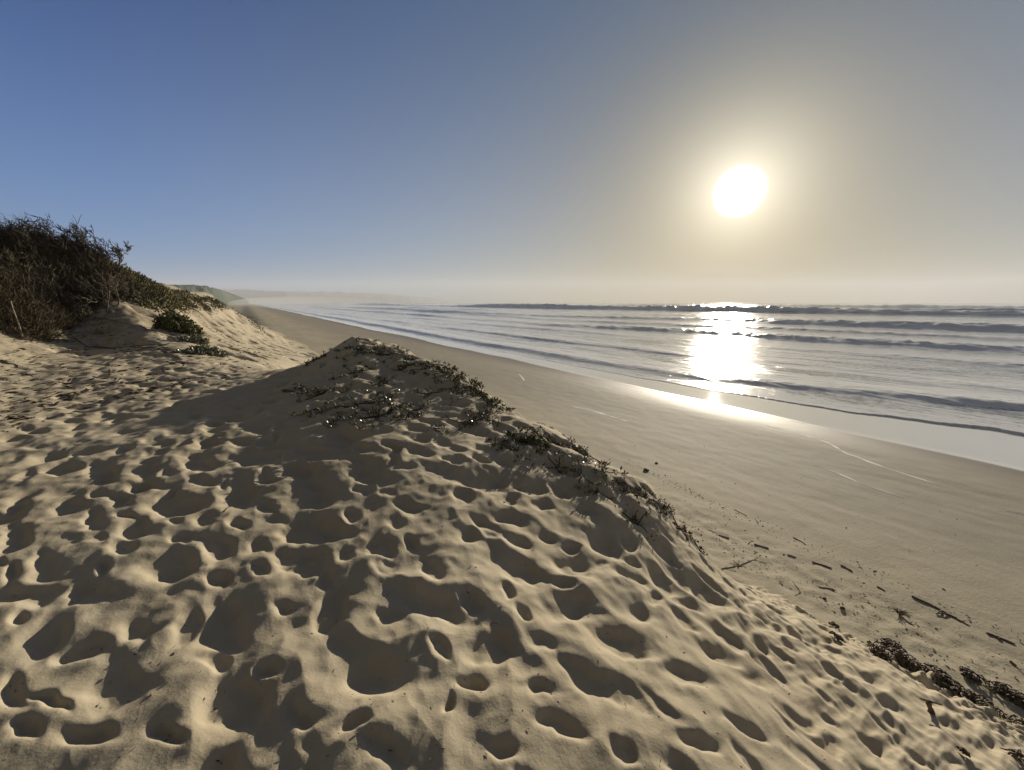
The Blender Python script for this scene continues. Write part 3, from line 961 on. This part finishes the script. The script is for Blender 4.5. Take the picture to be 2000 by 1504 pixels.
def leafy_clump(px, py, rx, h, n, mats, label, group=None, name='dune_plant', L=(.024, .052), W=(.012, .023), cat='plant', aspect=1.0, ang=0.0):
    xy = hit(px, py)
    if xy is None:
        return
    base = np.array([xy[0], xy[1], ground_z(*xy)])
    t = thing(name, label, cat, base, group)
    m = max(6, n // 14)
    a = RNG.uniform(0, 2 * math.pi, m); r = rx * RNG.uniform(0, 1, m) ** .6
    ex, ey = r * np.cos(a), r * np.sin(a) * aspect
    ca, sa = math.cos(ang), math.sin(ang)
    cx = base[0] + ex * ca - ey * sa; cy = base[1] + ex * sa + ey * ca
    hh = h * (1 - .6 * (r / rx) ** 2) * RNG.uniform(.5, 1.25, m)
    lines = []
    for i in range(m):
        g = ground_z(cx[i], cy[i])
        b = np.array([cx[i], cy[i], g - .01]); e = b + np.array([RNG.normal() * .02, RNG.normal() * .02, hh[i]])
        run = []
        for w_ in (0, .25, .5, .75):          # runner on the sand from the root to this shoot
            X = base[0] + (cx[i] - base[0]) * w_ + RNG.normal() * .012 * (w_ > 0); Y = base[1] + (cy[i] - base[1]) * w_ + RNG.normal() * .012 * (w_ > 0)
            run.append((X, Y, ground_z(X, Y) + .003 * (w_ > 0)))
        lines.append((np.array(run + [tuple(b), tuple((b + e) / 2 + RNG.normal(size=3) * .006), tuple(e)]), np.array([.004, .004, .0035, .0035, .0035, .003, .002])))
    k = RNG.integers(0, m, n)
    g = gz_arr(cx[k], cy[k])
    P = np.stack([cx[k] + RNG.normal(size=n) * .02, cy[k] + RNG.normal(size=n) * .02, g + hh[k] * RNG.uniform(.15, 1, n)], -1)
    D = RNG.normal(size=(n, 3)) * .7 + np.array([0, 0, .75])
    half = int(n * .6)
    Ls, Ws = RNG.uniform(*L, n), RNG.uniform(*W, n)
    part('foliage', leaf_geo(P[:half], D[:half], Ls[:half], Ws[:half]), mats[0], t)
    part('foliage', leaf_geo(P[half:], D[half:], Ls[half:], Ws[half:]), mats[1], t)
    part('stem', tube_geo(lines, 4), M_TWIG, t)
    return t


def grass_tuft(px, py, h, n, label, group):
    xy = hit(px, py)
    if xy is None:
        return
    base = np.array([xy[0], xy[1], ground_z(*xy)])
    lines = []
    for i in range(n):
        a = RNG.uniform(0, 2 * math.pi); b = base + np.array([math.cos(a), math.sin(a), 0]) * RNG.uniform(0, .13)
        out = np.array([math.cos(a) - .5, math.sin(a), 0]) * RNG.uniform(.1, .6); L = h * RNG.uniform(.6, 1.1)
        w = np.linspace(0, 1, 6)[:, None]
        lines.append((b + out * (w ** 2) * L + np.array([0, 0, 1.]) * (w - .35 * w ** 2) * L, np.linspace(.006, .0015, 6)))
    V, F = tube_geo(lines, 3)
    return solo('grass_tuft', (V, F), M_GRASS, label, 'grass tuft', base, group)


# dark tangle of shrubs on the left dune
for px, py, rx, h, lab in [
    (-60, 520, 1.9, 1.1, 'tall dark brown brush at the very top left of the dune'),
    (20, 505, 1.6, 1.0, 'dark brown windswept shrub crowning the dune at the left edge'),
    (85, 518, 1.3, .85, 'dark shrub just right of the tallest brush on the dune crest'),
    (145, 525, 1.2, .65, 'low brown shrub beneath the bare arching twigs on the crest'),
    (200, 540, 1.0, .45, 'small brown shrub at the end of the dark shrubs, beside green ground cover'),
    (-30, 585, 1.3, 1.0, 'nearly black shrub at the left edge, halfway down the dune face'),
    (50, 575, 1.25, .8, 'dark shrub behind the thin pale post'),
    (110, 568, .95, .55, 'tangled brown shrub in the middle of the dune face'),
    (165, 575, .75, .35, 'brown shrub on the dune face above the exposed roots'),
    (10, 630, .8, .65, 'blackish shrub at the foot of the dune at the left edge'),
    (75, 618, .6, .35, 'dark shrub just right of the thin pale post'),
]:
    brush_shrub(px, py, rx, h, lab)
bare_shrub(200, 535, 1.35, 'bare windswept shrub with grey twigs arching against the sky', 4, 4, stems=6)
bare_shrub(150, 522, 1.5, 'leafless dark shrub on the crest left of the arching bare one', 4, 4, stems=5)
bare_shrub(85, 520, 1.2, 'leafless twiggy shrub sticking out of the tall brush', 4, 3, stems=4, brush=900)
bare_shrub(20, 512, 1.15, 'thin bare twigs rising from the brush at the left edge', 4, 3, stems=4, brush=1500)
bare_shrub(215, 600, 1.0, 'fallen dead shrub with pale grey branches down the dune face', 3, 4, M_TWIG2, 4, spread=.9)
bare_shrub(130, 600, 1.0, 'dead grey branches tangled in the middle of the dark shrubs', 3, 3, M_TWIG2, 3, spread=.9)
bare_shrub(160, 625, .8, 'dead grey branches sprawling over the sandy gully below the brush', 3, 3, M_TWIG2, 4, spread=1.0)
bare_shrub(235, 580, .8, 'leafless dark branches at the right end of the brush', 3, 4, M_TWIG, 4, spread=.8)
bare_shrub(110, 635, .6, 'small dead bush at the foot of the brush right of the post', 3, 3, M_TWIG, 4, spread=1.0)
bare_shrub(290, 600, .7, 'small dead bush lying by the dark stump on the dune face', 3, 3, M_TWIG, 3, spread=.8)
for px, py, h, n, lab in [
    (8, 500, 1.2, 40, 'dry grass tuft at the left edge on the crest'), (40, 500, 1.1, 36, 'dry grass tuft second from the left edge on the crest'),
    (75, 505, .85, 34, 'dry grass tuft in front of the tall brush on the crest'), (245, 528, .45, 30, 'short grass tuft at the crest where the green cover begins'),
    (210, 522, .5, 26, 'thin grass tuft between bare twigs and green cover'),
    (470, 608, .5, 30, 'grass tuft on the far nose of the dune above the beach'),
    (478, 615, .4, 26, 'grass tuft hanging over the far dune nose, lower one'),
]:
    grass_tuft(px, py, h, n, lab, 'dry grass tufts along the dune crest')

# green bush and silvery bush on the slope
leafy_clump(352, 648, .52, .5, 3000, (M_LEAFG, M_LEAFG), 'round dark green bush on the sandy face of the left dune', name='green_bush', L=(.05, .11), W=(.03, .06), cat='bush')
leafy_clump(383, 668, .34, .18, 800, (M_LEAFS, M_LEAFG), 'silvery leafed bush touching the round green bush', name='silver_bush', L=(.05, .09), W=(.03, .05), cat='bush')
leafy_clump(408, 692, .34, .16, 800, (M_LEAFS, M_LEAFG), 'silvery low bush below the green bush, beside the path', name='silver_bush', L=(.04, .09), W=(.025, .05), cat='bush')
leafy_clump(372, 690, .22, .08, 300, (M_LEAFS, M_LEAFG), 'flat grey patch of leaves left of the silvery low bush', name='dune_plant', L=(.04, .08), W=(.02, .04))


def inpoly(px, py, poly):
    c = np.zeros(len(px), bool); n = len(poly)
    for i in range(n):
        x1, y1 = poly[i]; x2, y2 = poly[i - 1]
        k = ((y1 > py) != (y2 > py)) & (px < (x2 - x1) * (py - y1) / ((y2 - y1) if y2 != y1 else 1e-9) + x1)
        c ^= k
    return c


def scatter_poly(poly, n):
    P = np.array(poly, float); lo, hi = P.min(0), P.max(0)
    px = RNG.uniform(lo[0], hi[0], n); py = RNG.uniform(lo[1], hi[1], n); k = inpoly(px, py, poly)
    return hits(px[k], py[k])


# green cover on the crest of the left dune: scattered over the ground it grows on
XYs = [scatter_poly([(222, 515), (300, 532), (370, 552), (425, 575), (445, 602), (405, 606), (335, 602), (285, 598), (228, 578)], 2600),
       scatter_poly([(390, 566), (440, 580), (490, 605), (520, 655), (500, 640), (455, 604), (420, 600)], 900)]
pts = np.vstack(XYs)
k = gn(pts[:, 0] / 1.4, pts[:, 1] / 1.4, 501) > -.22
pts = pts[k]; n = len(pts) * 14
c = np.repeat(pts, 14, 0) + RNG.normal(size=(n, 2)) * .14
z = gz_arr(c[:, 0], c[:, 1]) + RNG.uniform(0, .15, n) * (1 + .8 * gn(c[:, 0] / .7, c[:, 1] / .7, 503))
gcol = leaf_geo(np.column_stack([c, z]), RNG.normal(size=(n, 3)) * .7 + [0, 0, .6], RNG.uniform(.06, .17, n), RNG.uniform(.025, .07, n))
M_COVER = flat_mat('dune scrub leaf', (.05, .048, .02), (.15, .13, .06), 2.2, .75, .2)
solo('ground_cover', gcol, M_COVER, 'low green and brown scrub covering the crest of the left dune', '', (0, 0, 0), kind='stuff')

# creeping plants on the mound
G, S, B = M_LEAFG, M_LEAFS, M_LEAFR
MOUND = [
    (628, 697, .42, .10, 420, (G, B), 'dark leafy plant on the left shoulder of the sand mound'),
    (700, 678, .50, .11, 560, (G, G), 'green plant on the very top of the sand mound'),
    (768, 692, .42, .09, 460, (G, B), 'green creeping plant on the skyline just right of the mound top'),
    (838, 716, .36, .12, 480, (B, G), 'brownish creeping plant on the mound edge before the green thicket'),
    (885, 733, .40, .17, 900, (G, G), 'thick green plant on the seaward edge of the mound, upper half of the thicket'),
    (930, 762, .36, .17, 900, (G, G), 'thick green plant ending the thicket on the mound edge'),
    (965, 790, .24, .12, 420, (G, B), 'dark plant at the lower tip of the thicket on the mound edge'),
    (585, 760, .30, .08, 260, (S, G), 'silvery plant in the shade on the left flank of the mound'),
    (640, 765, .38, .07, 360, (S, G), 'silver leafed patch on the shaded upper face of the mound'),
    (690, 728, .34, .07, 320, (G, B), 'sparse olive plant below the mound top'),
    (755, 745, .30, .07, 260, (B, G), 'sparse brown plant in the centre of the mound below its top'),
    (800, 712, .24, .08, 220, (G, B), 'small olive plant beside a dark hollow near the mound skyline'),
    (700, 790, .42, .08, 560, (S, S), 'bright silvery patch of leaves in the centre of the mound face'),
    (740, 812, .40, .08, 560, (S, G), 'largest silvery patch on the mound face, above the deep footprints'),
    (800, 806, .30, .09, 360, (S, G), 'silver and green plant right of the largest silvery patch'),
    (770, 772, .26, .06, 200, (S, G), 'small silvery plant between hollows on the mound face'),
    (840, 770, .24, .06, 200, (S, G), 'small silvery plant on the smooth sand near the thicket'),
    (610, 800, .24, .05, 180, (S, G), 'little silvery plant at the left below the shaded flank'),
    (660, 820, .24, .05, 200, (S, G), 'little silvery plant above the twin round hollows'),
    (850, 842, .14, .07, 90, (S, S), 'tiny silvery sprig standing alone on bare sand'),
    (895, 825, .22, .07, 210, (S, G), 'silvery sprigs left of the brown-green tuft on the mound'),
    (950, 815, .20, .08, 230, (B, G), 'brown-green tuft under the thicket on the mound edge'),
    (990, 860, .24, .06, 230, (S, G), 'silvery patch left of the round green cushion plant'),
    (1035, 862, .24, .12, 620, (G, G), 'round green cushion plant on the mound edge'),
    (1075, 853, .18, .07, 220, (B, G), 'reddish plant just right of the green cushion'),
    (1120, 872, .18, .06, 220, (B, B), 'reddish brown plant on the skyline edge past the cushion'),
    (1150, 890, .18, .06, 220, (B, B), 'second reddish brown plant on the skyline edge past the cushion'),
    (1085, 915, .16, .05, 150, (S, G), 'little silvery sprigs among small hollows on the slope'),
    (1135, 925, .20, .06, 240, (S, G), 'grey-green patch on the slope above the mound edge'),
    (1180, 922, .20, .06, 260, (S, G), 'grey-green patch on the edge, next to the reddish plants'),
    (1225, 945, .18, .06, 240, (B, S), 'grey-brown plant hanging on the edge of the mound'),
    (1170, 962, .14, .05, 120, (S, G), 'small dark sprigs in a line on the slope'),
    (1265, 972, .17, .05, 230, (B, S), 'grey-brown plant on the edge above the steep scarp'),
    (1300, 998, .16, .06, 230, (B, S), 'dark brown plant at the upper end of the steep scarp'),
    (1325, 1028, .15, .06, 220, (B, B), 'dark matted plant on the steep scarp, middle one'),
    (1355, 1055, .13, .05, 200, (B, B), 'dark matted plant on the steep scarp, lowest one'),
    (1245, 1022, .13, .04, 130, (B, G), 'small brown sprigs on the sand left of the scarp'),
]
for px, py, rx, h, n, mats, lab in MOUND:
    e_ = px > 1045
    leafy_clump(px, py, rx * .95, h * (.3 if e_ else .45), int(n * (.42 if e_ else .55)), mats, lab, L=(.016, .036) if e_ else (.022, .048), W=(.009, .017) if e_ else (.011, .021), group='creeping plants on the sand mound')
# straggly sprigs too many to tell apart between the plants
pp = scatter_poly([(570, 760), (640, 690), (700, 675), (860, 715), (975, 790), (1100, 860), (1250, 950), (1330, 1010), (1395, 1110), (1300, 1030), (1150, 960), (950, 880), (820, 830), (600, 820)], 750)
pp = pp[(gn(pp[:, 0] / .35, pp[:, 1] / .35, 520) > .02)]
n = len(pp) * 5
c = np.repeat(pp, 5, 0) + RNG.normal(size=(n, 2)) * .03
z = gz_arr(c[:, 0], c[:, 1]) + RNG.uniform(0, .04, n)
solo('ground_cover', leaf_geo(np.column_stack([c, z]), RNG.normal(size=(n, 3)) * .8 + [0, 0, .5], RNG.uniform(.02, .05, n), RNG.uniform(.009, .02, n)), M_LEAFR,
     'straggly sprigs and dead leaves strewn over the mound between the plants', '', (0, 0, 0), kind='stuff')


def ground_pt(px, py, lift=0.0):
    xy = hit(px, py)
    return np.array([xy[0], xy[1], ground_z(*xy) + lift])


def twig_line(px1, py1, px2, py2, rad, bend=.06, lift=None, k=7):
    a, b = ground_pt(px1, py1), ground_pt(px2, py2)
    L = np.linalg.norm(b - a); side = np.array([-(b - a)[1], (b - a)[0], 0]) / max(L, 1e-6)
    pts = []
    ph = RNG.uniform(0, 6)
    for w in np.linspace(0, 1, k):
        p = a + (b - a) * w + side * L * bend * (math.sin(w * math.pi) + .3 * math.sin(w * 9 + ph))
        p[2] = ground_z(p[0], p[1]) + rad * .55; pts.append(p)
    return np.array(pts), rad * (1 - .35 * np.linspace(0, 1, k)) * RNG.uniform(.85, 1.1, k)


def stick(px1, py1, px2, py2, rad, label, mat=None, forks=0, bend=.06, name='driftwood_stick', cat='stick'):
    pts, rads = twig_line(px1, py1, px2, py2, rad, bend)
    c = pts[len(pts) // 2]
    lines = [(pts, rads)]
    L = np.linalg.norm(pts[-1] - pts[0])
    for i in range(forks):
        q = pts[RNG.integers(1, len(pts) - 1)]; a = RNG.uniform(0, 6.28)
        e = q + np.array([math.cos(a), math.sin(a), 0]) * L * RNG.uniform(.2, .4); m = (q + e) / 2
        for w in (e, m):
            w[2] = ground_z(w[0], w[1]) + rad * .5
        m[2] += rad
        lines.append((np.array([q, m, e]), np.array([rad * .6, rad * .5, rad * .3])))
    return solo(name, tube_geo(lines, 6), mat or M_WOOD, label, cat, c)


STK = [
    (1403, 1045, 1424, 1051, .011, 'short dark stick nearest the steep end of the mound', 0),
    (1385, 1035, 1402, 1044, .005, 'thin twig bits at the inland start of the line of sticks', 2),
    (1473, 1064, 1501, 1071, .012, 'second dark stick in the line leading from the mound', 0),
    (1461, 1062, 1472, 1056, .006, 'tiny twig crossing the line just before the second stick', 0),
    (1538, 1084, 1555, 1089, .008, 'short thin stick midway along the line of sticks', 1),
    (1586, 1098, 1624, 1110, .013, 'dark stick with a blunt end, left of a matching shorter one', 0),
    (1642, 1104, 1664, 1116, .014, 'short thick stick to the right of the dark blunt stick', 0),
    (1713, 1146, 1728, 1154, .011, 'lone short stick between the twin sticks and the long pole', 0),
    (1781, 1165, 1869, 1209, .016, 'longest stick, a half buried pole on the beach', 2),
    (1870, 1210, 1892, 1222, .010, 'broken piece beyond the end of the long pole', 1),
    (1926, 1237, 1982, 1259, .014, 'stick at the right edge of the beach in the wrack line', 2),
    (1435, 996, 1458, 1008, .006, 'thin twig up the beach towards the water, above the line', 0),
    (1549, 1049, 1574, 1064, .007, 'thin twig above the middle of the line of sticks', 1),
    (1545, 1134, 1556, 1164, .005, 'curved hair-thin twig standing out on smooth sand', 0),
    (1600, 1147, 1629, 1152, .008, 'forked twig on smooth sand below the twin sticks', 3),
    (1440, 1109, 1478, 1093, .008, 'pale bent branch beside the foot of the mound', 4),
    (1410, 1112, 1450, 1106, .007, 'tangle of twigs touching the foot of the steep scarp', 5),
    (1972, 1292, 1984, 1301, .014, 'stubby dark chip near the right edge above the seaweed', 0),
    (1840, 1150, 1846, 1153, .010, 'tiny dark chip on the damp sand beyond the long pole', 0),
]
for a in STK:
    stick(*a[:4], a[4] * .85, a[5], forks=a[6], bend=.16 if 'curved' in a[5] else .05)
stick(438, 1000, 455, 990, .004, 'dark twig stuck out of a footprint in the trampled sand', name='twig', cat='twig')
stick(235, 748, 290, 746, .010, 'stick lying on the sandy slope below the exposed roots', name='twig', cat='twig', bend=.03)
stick(0, 705, 36, 718, .012, 'dark stick on the sand at the left edge under the shrubs', name='twig', cat='twig')
stick(180, 622, 330, 660, .010, 'long pale root running down the sandy dune face', M_TWIG2, 4, .05, 'exposed_root', 'root')
stick(330, 648, 300, 690, .010, 'dark root trailing below the green bush', M_TWIG, 5, .12, 'exposed_root', 'root')
stick(150, 660, 215, 728, .012, 'root crossing the bare sand at the foot of the tangle', M_TWIG, 4, .08, 'exposed_root', 'root')
stick(260, 680, 350, 722, .012, 'root winding down towards the path', M_TWIG, 5, .1, 'exposed_root', 'root')
stick(380, 632, 420, 642, .009, 'pale root sticking out of the sand right of the green bush', M_TWIG2, 4, .2, 'exposed_root', 'root')
stick(420, 665, 462, 672, .009, 'dark forked root on the slope towards the beach', M_TWIG, 5, .1, 'exposed_root', 'root')
stick(285, 590, 320, 606, .03, 'thick dark log on the dune face under the green cover', M_WOOD, 3, .1, 'driftwood_log', 'log')

# thin pale post in the shrubs
b = ground_pt(44, 662); b[2] -= .15
toppt = b + np.array([-.03, .0, 1.0])
w = np.linspace(0, 1, 7)[:, None]
solo('post', tube_geo([(b + (toppt - b) * w + np.array([.02, 0, 0]) * np.sin(w * 5), np.linspace(.016, .010, 7))], 7), M_POST,
     'thin pale weathered post leaning in front of the dark shrubs', 'post', b)


def seaweed(px, py, r, n, label, group='seaweed heaps along the foot of the dune', hgt=.36, mat=None):
    c = ground_pt(px, py)
    # knobbly heap
    m = 30
    A, Rr_ = np.meshgrid(np.linspace(0, 2 * math.pi, 36, endpoint=False), np.linspace(0, 1, m))
    rr = Rr_ * r * (1 + .35 * gn(np.cos(A) * 1.7 + px, np.sin(A) * 1.7 + py, 601))
    x = c[0] + rr * np.cos(A); y = c[1] + rr * np.sin(A)
    hz_ = r * hgt * (1 - Rr_ ** 2) * (.55 + .9 * np.abs(fbm(x / (r * .5), y / (r * .5), 3, 603)) * 1.4)
    z = gz_arr(x, y) - .02 + hz_ + .012 * fbm(x / .02, y / .02, 2, 605) * (1 - Rr_ ** 4)
    co = np.stack([x, y, z], -1)
    hv = co.reshape(-1, 3); q4 = grid_faces(m, 36, True); hf = np.vstack([q4[:, [0, 1, 2]], q4[:, [0, 2, 3]]])
    lines = []
    for i in range(n):
        a = RNG.uniform(0, 6.28); q = r * RNG.uniform(.1, .95); b0 = a + RNG.normal() * 1.2; L = RNG.uniform(.3, .9) * r
        pts = []
        for w in np.linspace(0, 1, 5):
            X = c[0] + math.cos(a) * q + math.cos(b0 + w) * L * (w - .5); Y = c[1] + math.sin(a) * q + math.sin(b0 + w) * L * (w - .5)
            u = min(math.hypot(X - c[0], Y - c[1]) / r, 1)
            pts.append((X, Y, ground_z(X, Y) + r * hgt * .8 * (1 - u * u) + .012 + .03 * RNG.uniform() * math.sin(w * 3.1)))
        lines.append((np.array(pts), np.array([.004, .006, .007, .006, .003]) * RNG.uniform(.6, 1.3)))
    V, F = tube_geo(lines, 4)
    return solo('seaweed_heap', (np.vstack([hv, V]), np.vstack([hf, F + len(hv)])), M_WEED, label, 'seaweed', c, group)


for px, py, r, n, lab in [
    (1737, 1265, .10, 30, 'dark seaweed heap at the upper end of the pile by the dune foot'),
    (1718, 1280, .085, 24, 'seaweed heap left of the upper end of the pile'),
    (1762, 1293, .12, 34, 'wide seaweed heap just below the upper end of the pile'),
    (1700, 1262, .05, 16, 'small scrap of seaweed on pale sand left of the pile'),
    (1828, 1318, .10, 26, 'broken seaweed heap in the middle of the pile'),
    (1858, 1343, .12, 30, 'large blackish seaweed heap behind the stump'),
    (1896, 1322, .08, 20, 'seaweed heap on the beach side, before the right edge'),
    (1916, 1378, .11, 28, 'rounded black seaweed heap in a sand hollow'),
    (1956, 1350, .08, 22, 'seaweed heap at the right edge, upper one'),
    (1988, 1370, .09, 22, 'seaweed heap at the right edge, lower one'),
    (1990, 1415, .07, 18, 'dark seaweed scrap at the right edge below the heaps'),
    (1636, 1250, .045, 20, 'little seaweed scrap on the slope left of the pile'),
    (1628, 1224, .04, 18, 'wispy seaweed scrap at the dune foot'),
    (1880, 1475, .03, 10, 'pebble sized dark scrap on the slope at the lower right'),
    (1985, 1480, .05, 14, 'dark scrap in the lower right corner'),
]:
    seaweed(px, py, r * 1.35, int(n * 1.6), lab)
# stump with a cross piece
a_, b_ = ground_pt(1818, 1392), None
t = thing('driftwood_stump', 'reddish wooden stump with a cross twig standing in the slope', 'driftwood', a_)
w = np.linspace(0, 1, 6)[:, None]
part('stump', tube_geo([(a_ + np.array([-.03, .0, .13]) * w + np.array([.01, 0, 0]) * np.sin(w * 6) - np.array([0, 0, .02]), np.array([.026, .022, .016, .014, .018, .012]))], 8), M_WOOD, t)
top_ = a_ + np.array([-.028, 0, .105])
part('cross_twig', tube_geo([(np.array([top_ + [-.07, .01, .015], top_, top_ + [.08, -.01, -.02]]), np.array([.004, .008, .004]))], 5), M_WOOD, t)
# dried tuft on the beach
bt_ = ground_pt(1757, 1200); lines = []
for i in range(40):
    a = RNG.uniform(0, 6.28); L = RNG.uniform(.05, .13)
    lines.append((np.array([bt_, bt_ + [math.cos(a) * L * .5, math.sin(a) * L * .5, .05], bt_ + [math.cos(a) * L, math.sin(a) * L, .02 + .05 * RNG.uniform()]]), np.array([.004, .003, .0015])))
solo('dried_tuft', tube_geo(lines, 4), M_WOOD, 'spiky dried plant tuft lying alone on the smooth beach', 'dried plant', bt_)
for px, py, r, lab in [(1610, 1169, .018, 'small round dark stone on the smooth beach'), (1645, 1188, .022, 'curled dark leaf of seaweed near the small stone'), (1262, 919, .05, 'dark lump on the beach seen past the mound edge'), (1282, 905, .03, 'faint small lump on the beach beyond the mound')]:
    c = ground_pt(px, py)
    A, E = np.meshgrid(np.linspace(0, 2 * math.pi, 16, endpoint=False), np.linspace(-1.5, 1.5, 10))
    rr = r * (1 + .35 * gn(np.cos(A) * 2 + px, E * 1.5 + np.sin(A) * 2, 611))
    co = np.stack([c[0] + rr * np.cos(E) * np.cos(A) * 1.3, c[1] + rr * np.cos(E) * np.sin(A), c[2] + r * .3 + rr * np.sin(E) * .7], -1)
    solo('beach_stone' if 'stone' in lab else 'seaweed_scrap', (co.reshape(-1, 3), grid_faces(10, 16, True)), M_WEED, lab, 'stone' if 'stone' in lab else 'seaweed', c)


def litter(name, pts, L, rad, mat, label):
    n = len(pts); a = RNG.uniform(0, 6.28, n); l = RNG.uniform(*L, n)
    d = np.column_stack([np.cos(a), np.sin(a), RNG.normal(size=n) * .15])
    z = gz_arr(pts[:, 0], pts[:, 1]) + .002
    P = np.column_stack([pts, z])
    solo(name, leaf_geo(P, d, l, l * RNG.uniform(.12, .4, n), .3, .15), mat, label, '', (0, 0, 0), kind='stuff')


# wrack: bits along the foot of the dune and strewn thinly over the beach
n = 2600
tt = RNG.uniform(-3, 9, n); s_ = 5.5 + np.abs(RNG.normal(size=n)) * .55 + .25 * gn(tt / .8, tt * 0, 620)
x, y = XY(s_, tt); A1 = np.column_stack([x, y])
n = 260
tt = RNG.uniform(-3, 14, n); x, y = XY(RNG.uniform(5.5, 11, n), tt); A2 = np.column_stack([x, y])
n = 900
tt = RNG.uniform(-2.5, 6, n); x, y = XY(6.9 + .05 * tt + RNG.normal(size=n) * .1 + .2 * gn(tt / 1.5, tt * 0, 622), tt); A3 = np.column_stack([x, y])
litter('beach_litter', np.vstack([A1, A2, A3]), (.008, .045), .003, M_WEED, 'scraps of dark seaweed and wood strewn along the tide wrack')
LT = scatter_poly([(0, 650), (200, 640), (340, 640), (500, 650), (560, 700), (430, 745), (200, 790), (0, 850)], 2600)
LT = np.vstack([LT, scatter_poly([(380, 605), (450, 612), (530, 652), (605, 690), (560, 702), (480, 690), (400, 655)], 1500)])  # dark bits added in place of footprint shadows on the far face
litter('dune_litter', LT, (.03, .14), .003, M_WOOD, 'brown twigs and leaf litter below the shrubs, with added dark bits standing in for footprint shadows')
LT = scatter_poly([(600, 820), (1000, 880), (1300, 1010), (1700, 1330), (1990, 1500), (0, 1500), (0, 900), (300, 800)], 700)
litter('dune_litter', LT, (.006, .022), .002, M_WOOD, 'tiny dark specks of plant litter on the trampled sand')


def foam_line(pix, label, wid=.035):
    P = np.array([ground_pt(*p) for p in pix]); d = np.r_[0, np.cumsum(np.linalg.norm(np.diff(P, axis=0), axis=1))]
    n = max(30, int(d[-1] / .05)); q = np.linspace(0, d[-1], n)
    x = np.interp(q, d, P[:, 0]) ; y = np.interp(q, d, P[:, 1])
    T = np.stack([np.gradient(x), np.gradient(y)], 1); T /= np.linalg.norm(T, axis=1)[:, None]; N = np.stack([-T[:, 1], T[:, 0]], 1)
    off = .09 * gn(q / .9, q * 0 + P[0, 0], 701) + .03 * gn(q / .2, q * 0, 702)
    wd = wid * np.clip(.8 + 1.6 * gn(q / .5, q * 0, 703 + int(P[0, 0])), .25, 1.5) * 1.2 * np.sin(np.linspace(0.05, math.pi - .05, n)) ** .3
    rows = []
    for k, (u, h) in enumerate([(-1, -.003), (-.6, .001), (0, .0015), (.6, .001), (1, -.003)]):
        X = x + N[:, 0] * (off + wd * u); Y = y + N[:, 1] * (off + wd * u)
        rows.append(np.stack([X, Y, gz_arr(X, Y) + h + .003], 1))
    co = np.stack(rows, 1)
    solo('foam_line', (co.reshape(-1, 3), grid_faces(n, 5)), M_FOAM, label, 'foam', P[0])


foam_line([(1497, 832), (1560, 846), (1610, 862), (1655, 886), (1710, 906), (1780, 930), (1840, 950)], 'longest white foam line curving along the damp sand', .05)
foam_line([(1590, 908), (1640, 925), (1700, 952), (1765, 972)], 'bright short foam line nearest the dry beach', .03)
foam_line([(1098, 790), (1150, 800), (1190, 812), (1228, 824)], 'thin foam line on damp sand past the mound thicket', .05)
foam_line([(1012, 730), (1020, 738), (1026, 744)], 'small curl of foam far along the damp sand', .05)
foam_line([(1950, 996), (2005, 1003), (2040, 1008)], 'faint foam line at the right edge of the beach', .03)
foam_line([(1545, 822), (1570, 826), (1598, 828)], 'tiny foam streak right at the wet edge', .04)
#ENDPLANTS#

# ------------------------------------------------------------------ salt spray drifting over the far surf
ms = bpy.data.materials.new('salt spray'); ms.use_nodes = True
nt = ms.node_tree; nt.nodes.clear()
out = NN(nt, 'ShaderNodeOutputMaterial'); pv = NN(nt, 'ShaderNodeVolumePrincipled')
pv.inputs['Density'].default_value = .0016
pv.inputs['Color'].default_value = (.96, .97, 1.0, 1)
nt.links.new(pv.outputs[0], out.inputs['Volume'])
A, E = np.meshgrid(np.linspace(0, 2 * math.pi, 48, endpoint=False), np.linspace(-math.pi / 2, math.pi / 2, 24))
ls, lt, lz = 75 * np.cos(E) * np.cos(A), 800 * np.cos(E) * np.sin(A), 11 * np.sin(E)
x, y = XY(50 + ls, 960 + lt)
link('mist', mesh_np('mist', np.stack([x, y, 2 + lz], -1).reshape(-1, 3), grid_faces(24, 48, True)[:, ::-1], ms), kind='stuff', label='pale salt spray hanging low over the far surf and beach')

# ------------------------------------------------------------------ haze
hz = bpy.data.materials.new('sea haze'); hz.use_nodes = True
nt = hz.node_tree; nt.nodes.clear()
out = NN(nt, 'ShaderNodeOutputMaterial'); pv = NN(nt, 'ShaderNodeVolumePrincipled')
pv.inputs['Density'].default_value = .00022
pv.inputs['Color'].default_value = (.93, .95, 1.0, 1)
pv.inputs['Anisotropy'].default_value = .15
nt.links.new(pv.outputs[0], out.inputs['Volume'])
X0, X1, Y0, Y1, Z0, Z1 = -5200, 5200, -5200, 5200, -70, 240
v = [(x, y, z) for x in (X0, X1) for y in (Y0, Y1) for z in (Z0, Z1)]
f = np.array([(0, 1, 3, 2), (4, 6, 7, 5), (0, 4, 5, 1), (2, 3, 7, 6), (0, 2, 6, 4), (1, 5, 7, 3)])
link('haze', mesh_np('haze', np.array(v, float), f, hz, smooth=False), kind='stuff', label='thin sea haze and salt spray over the whole shore')
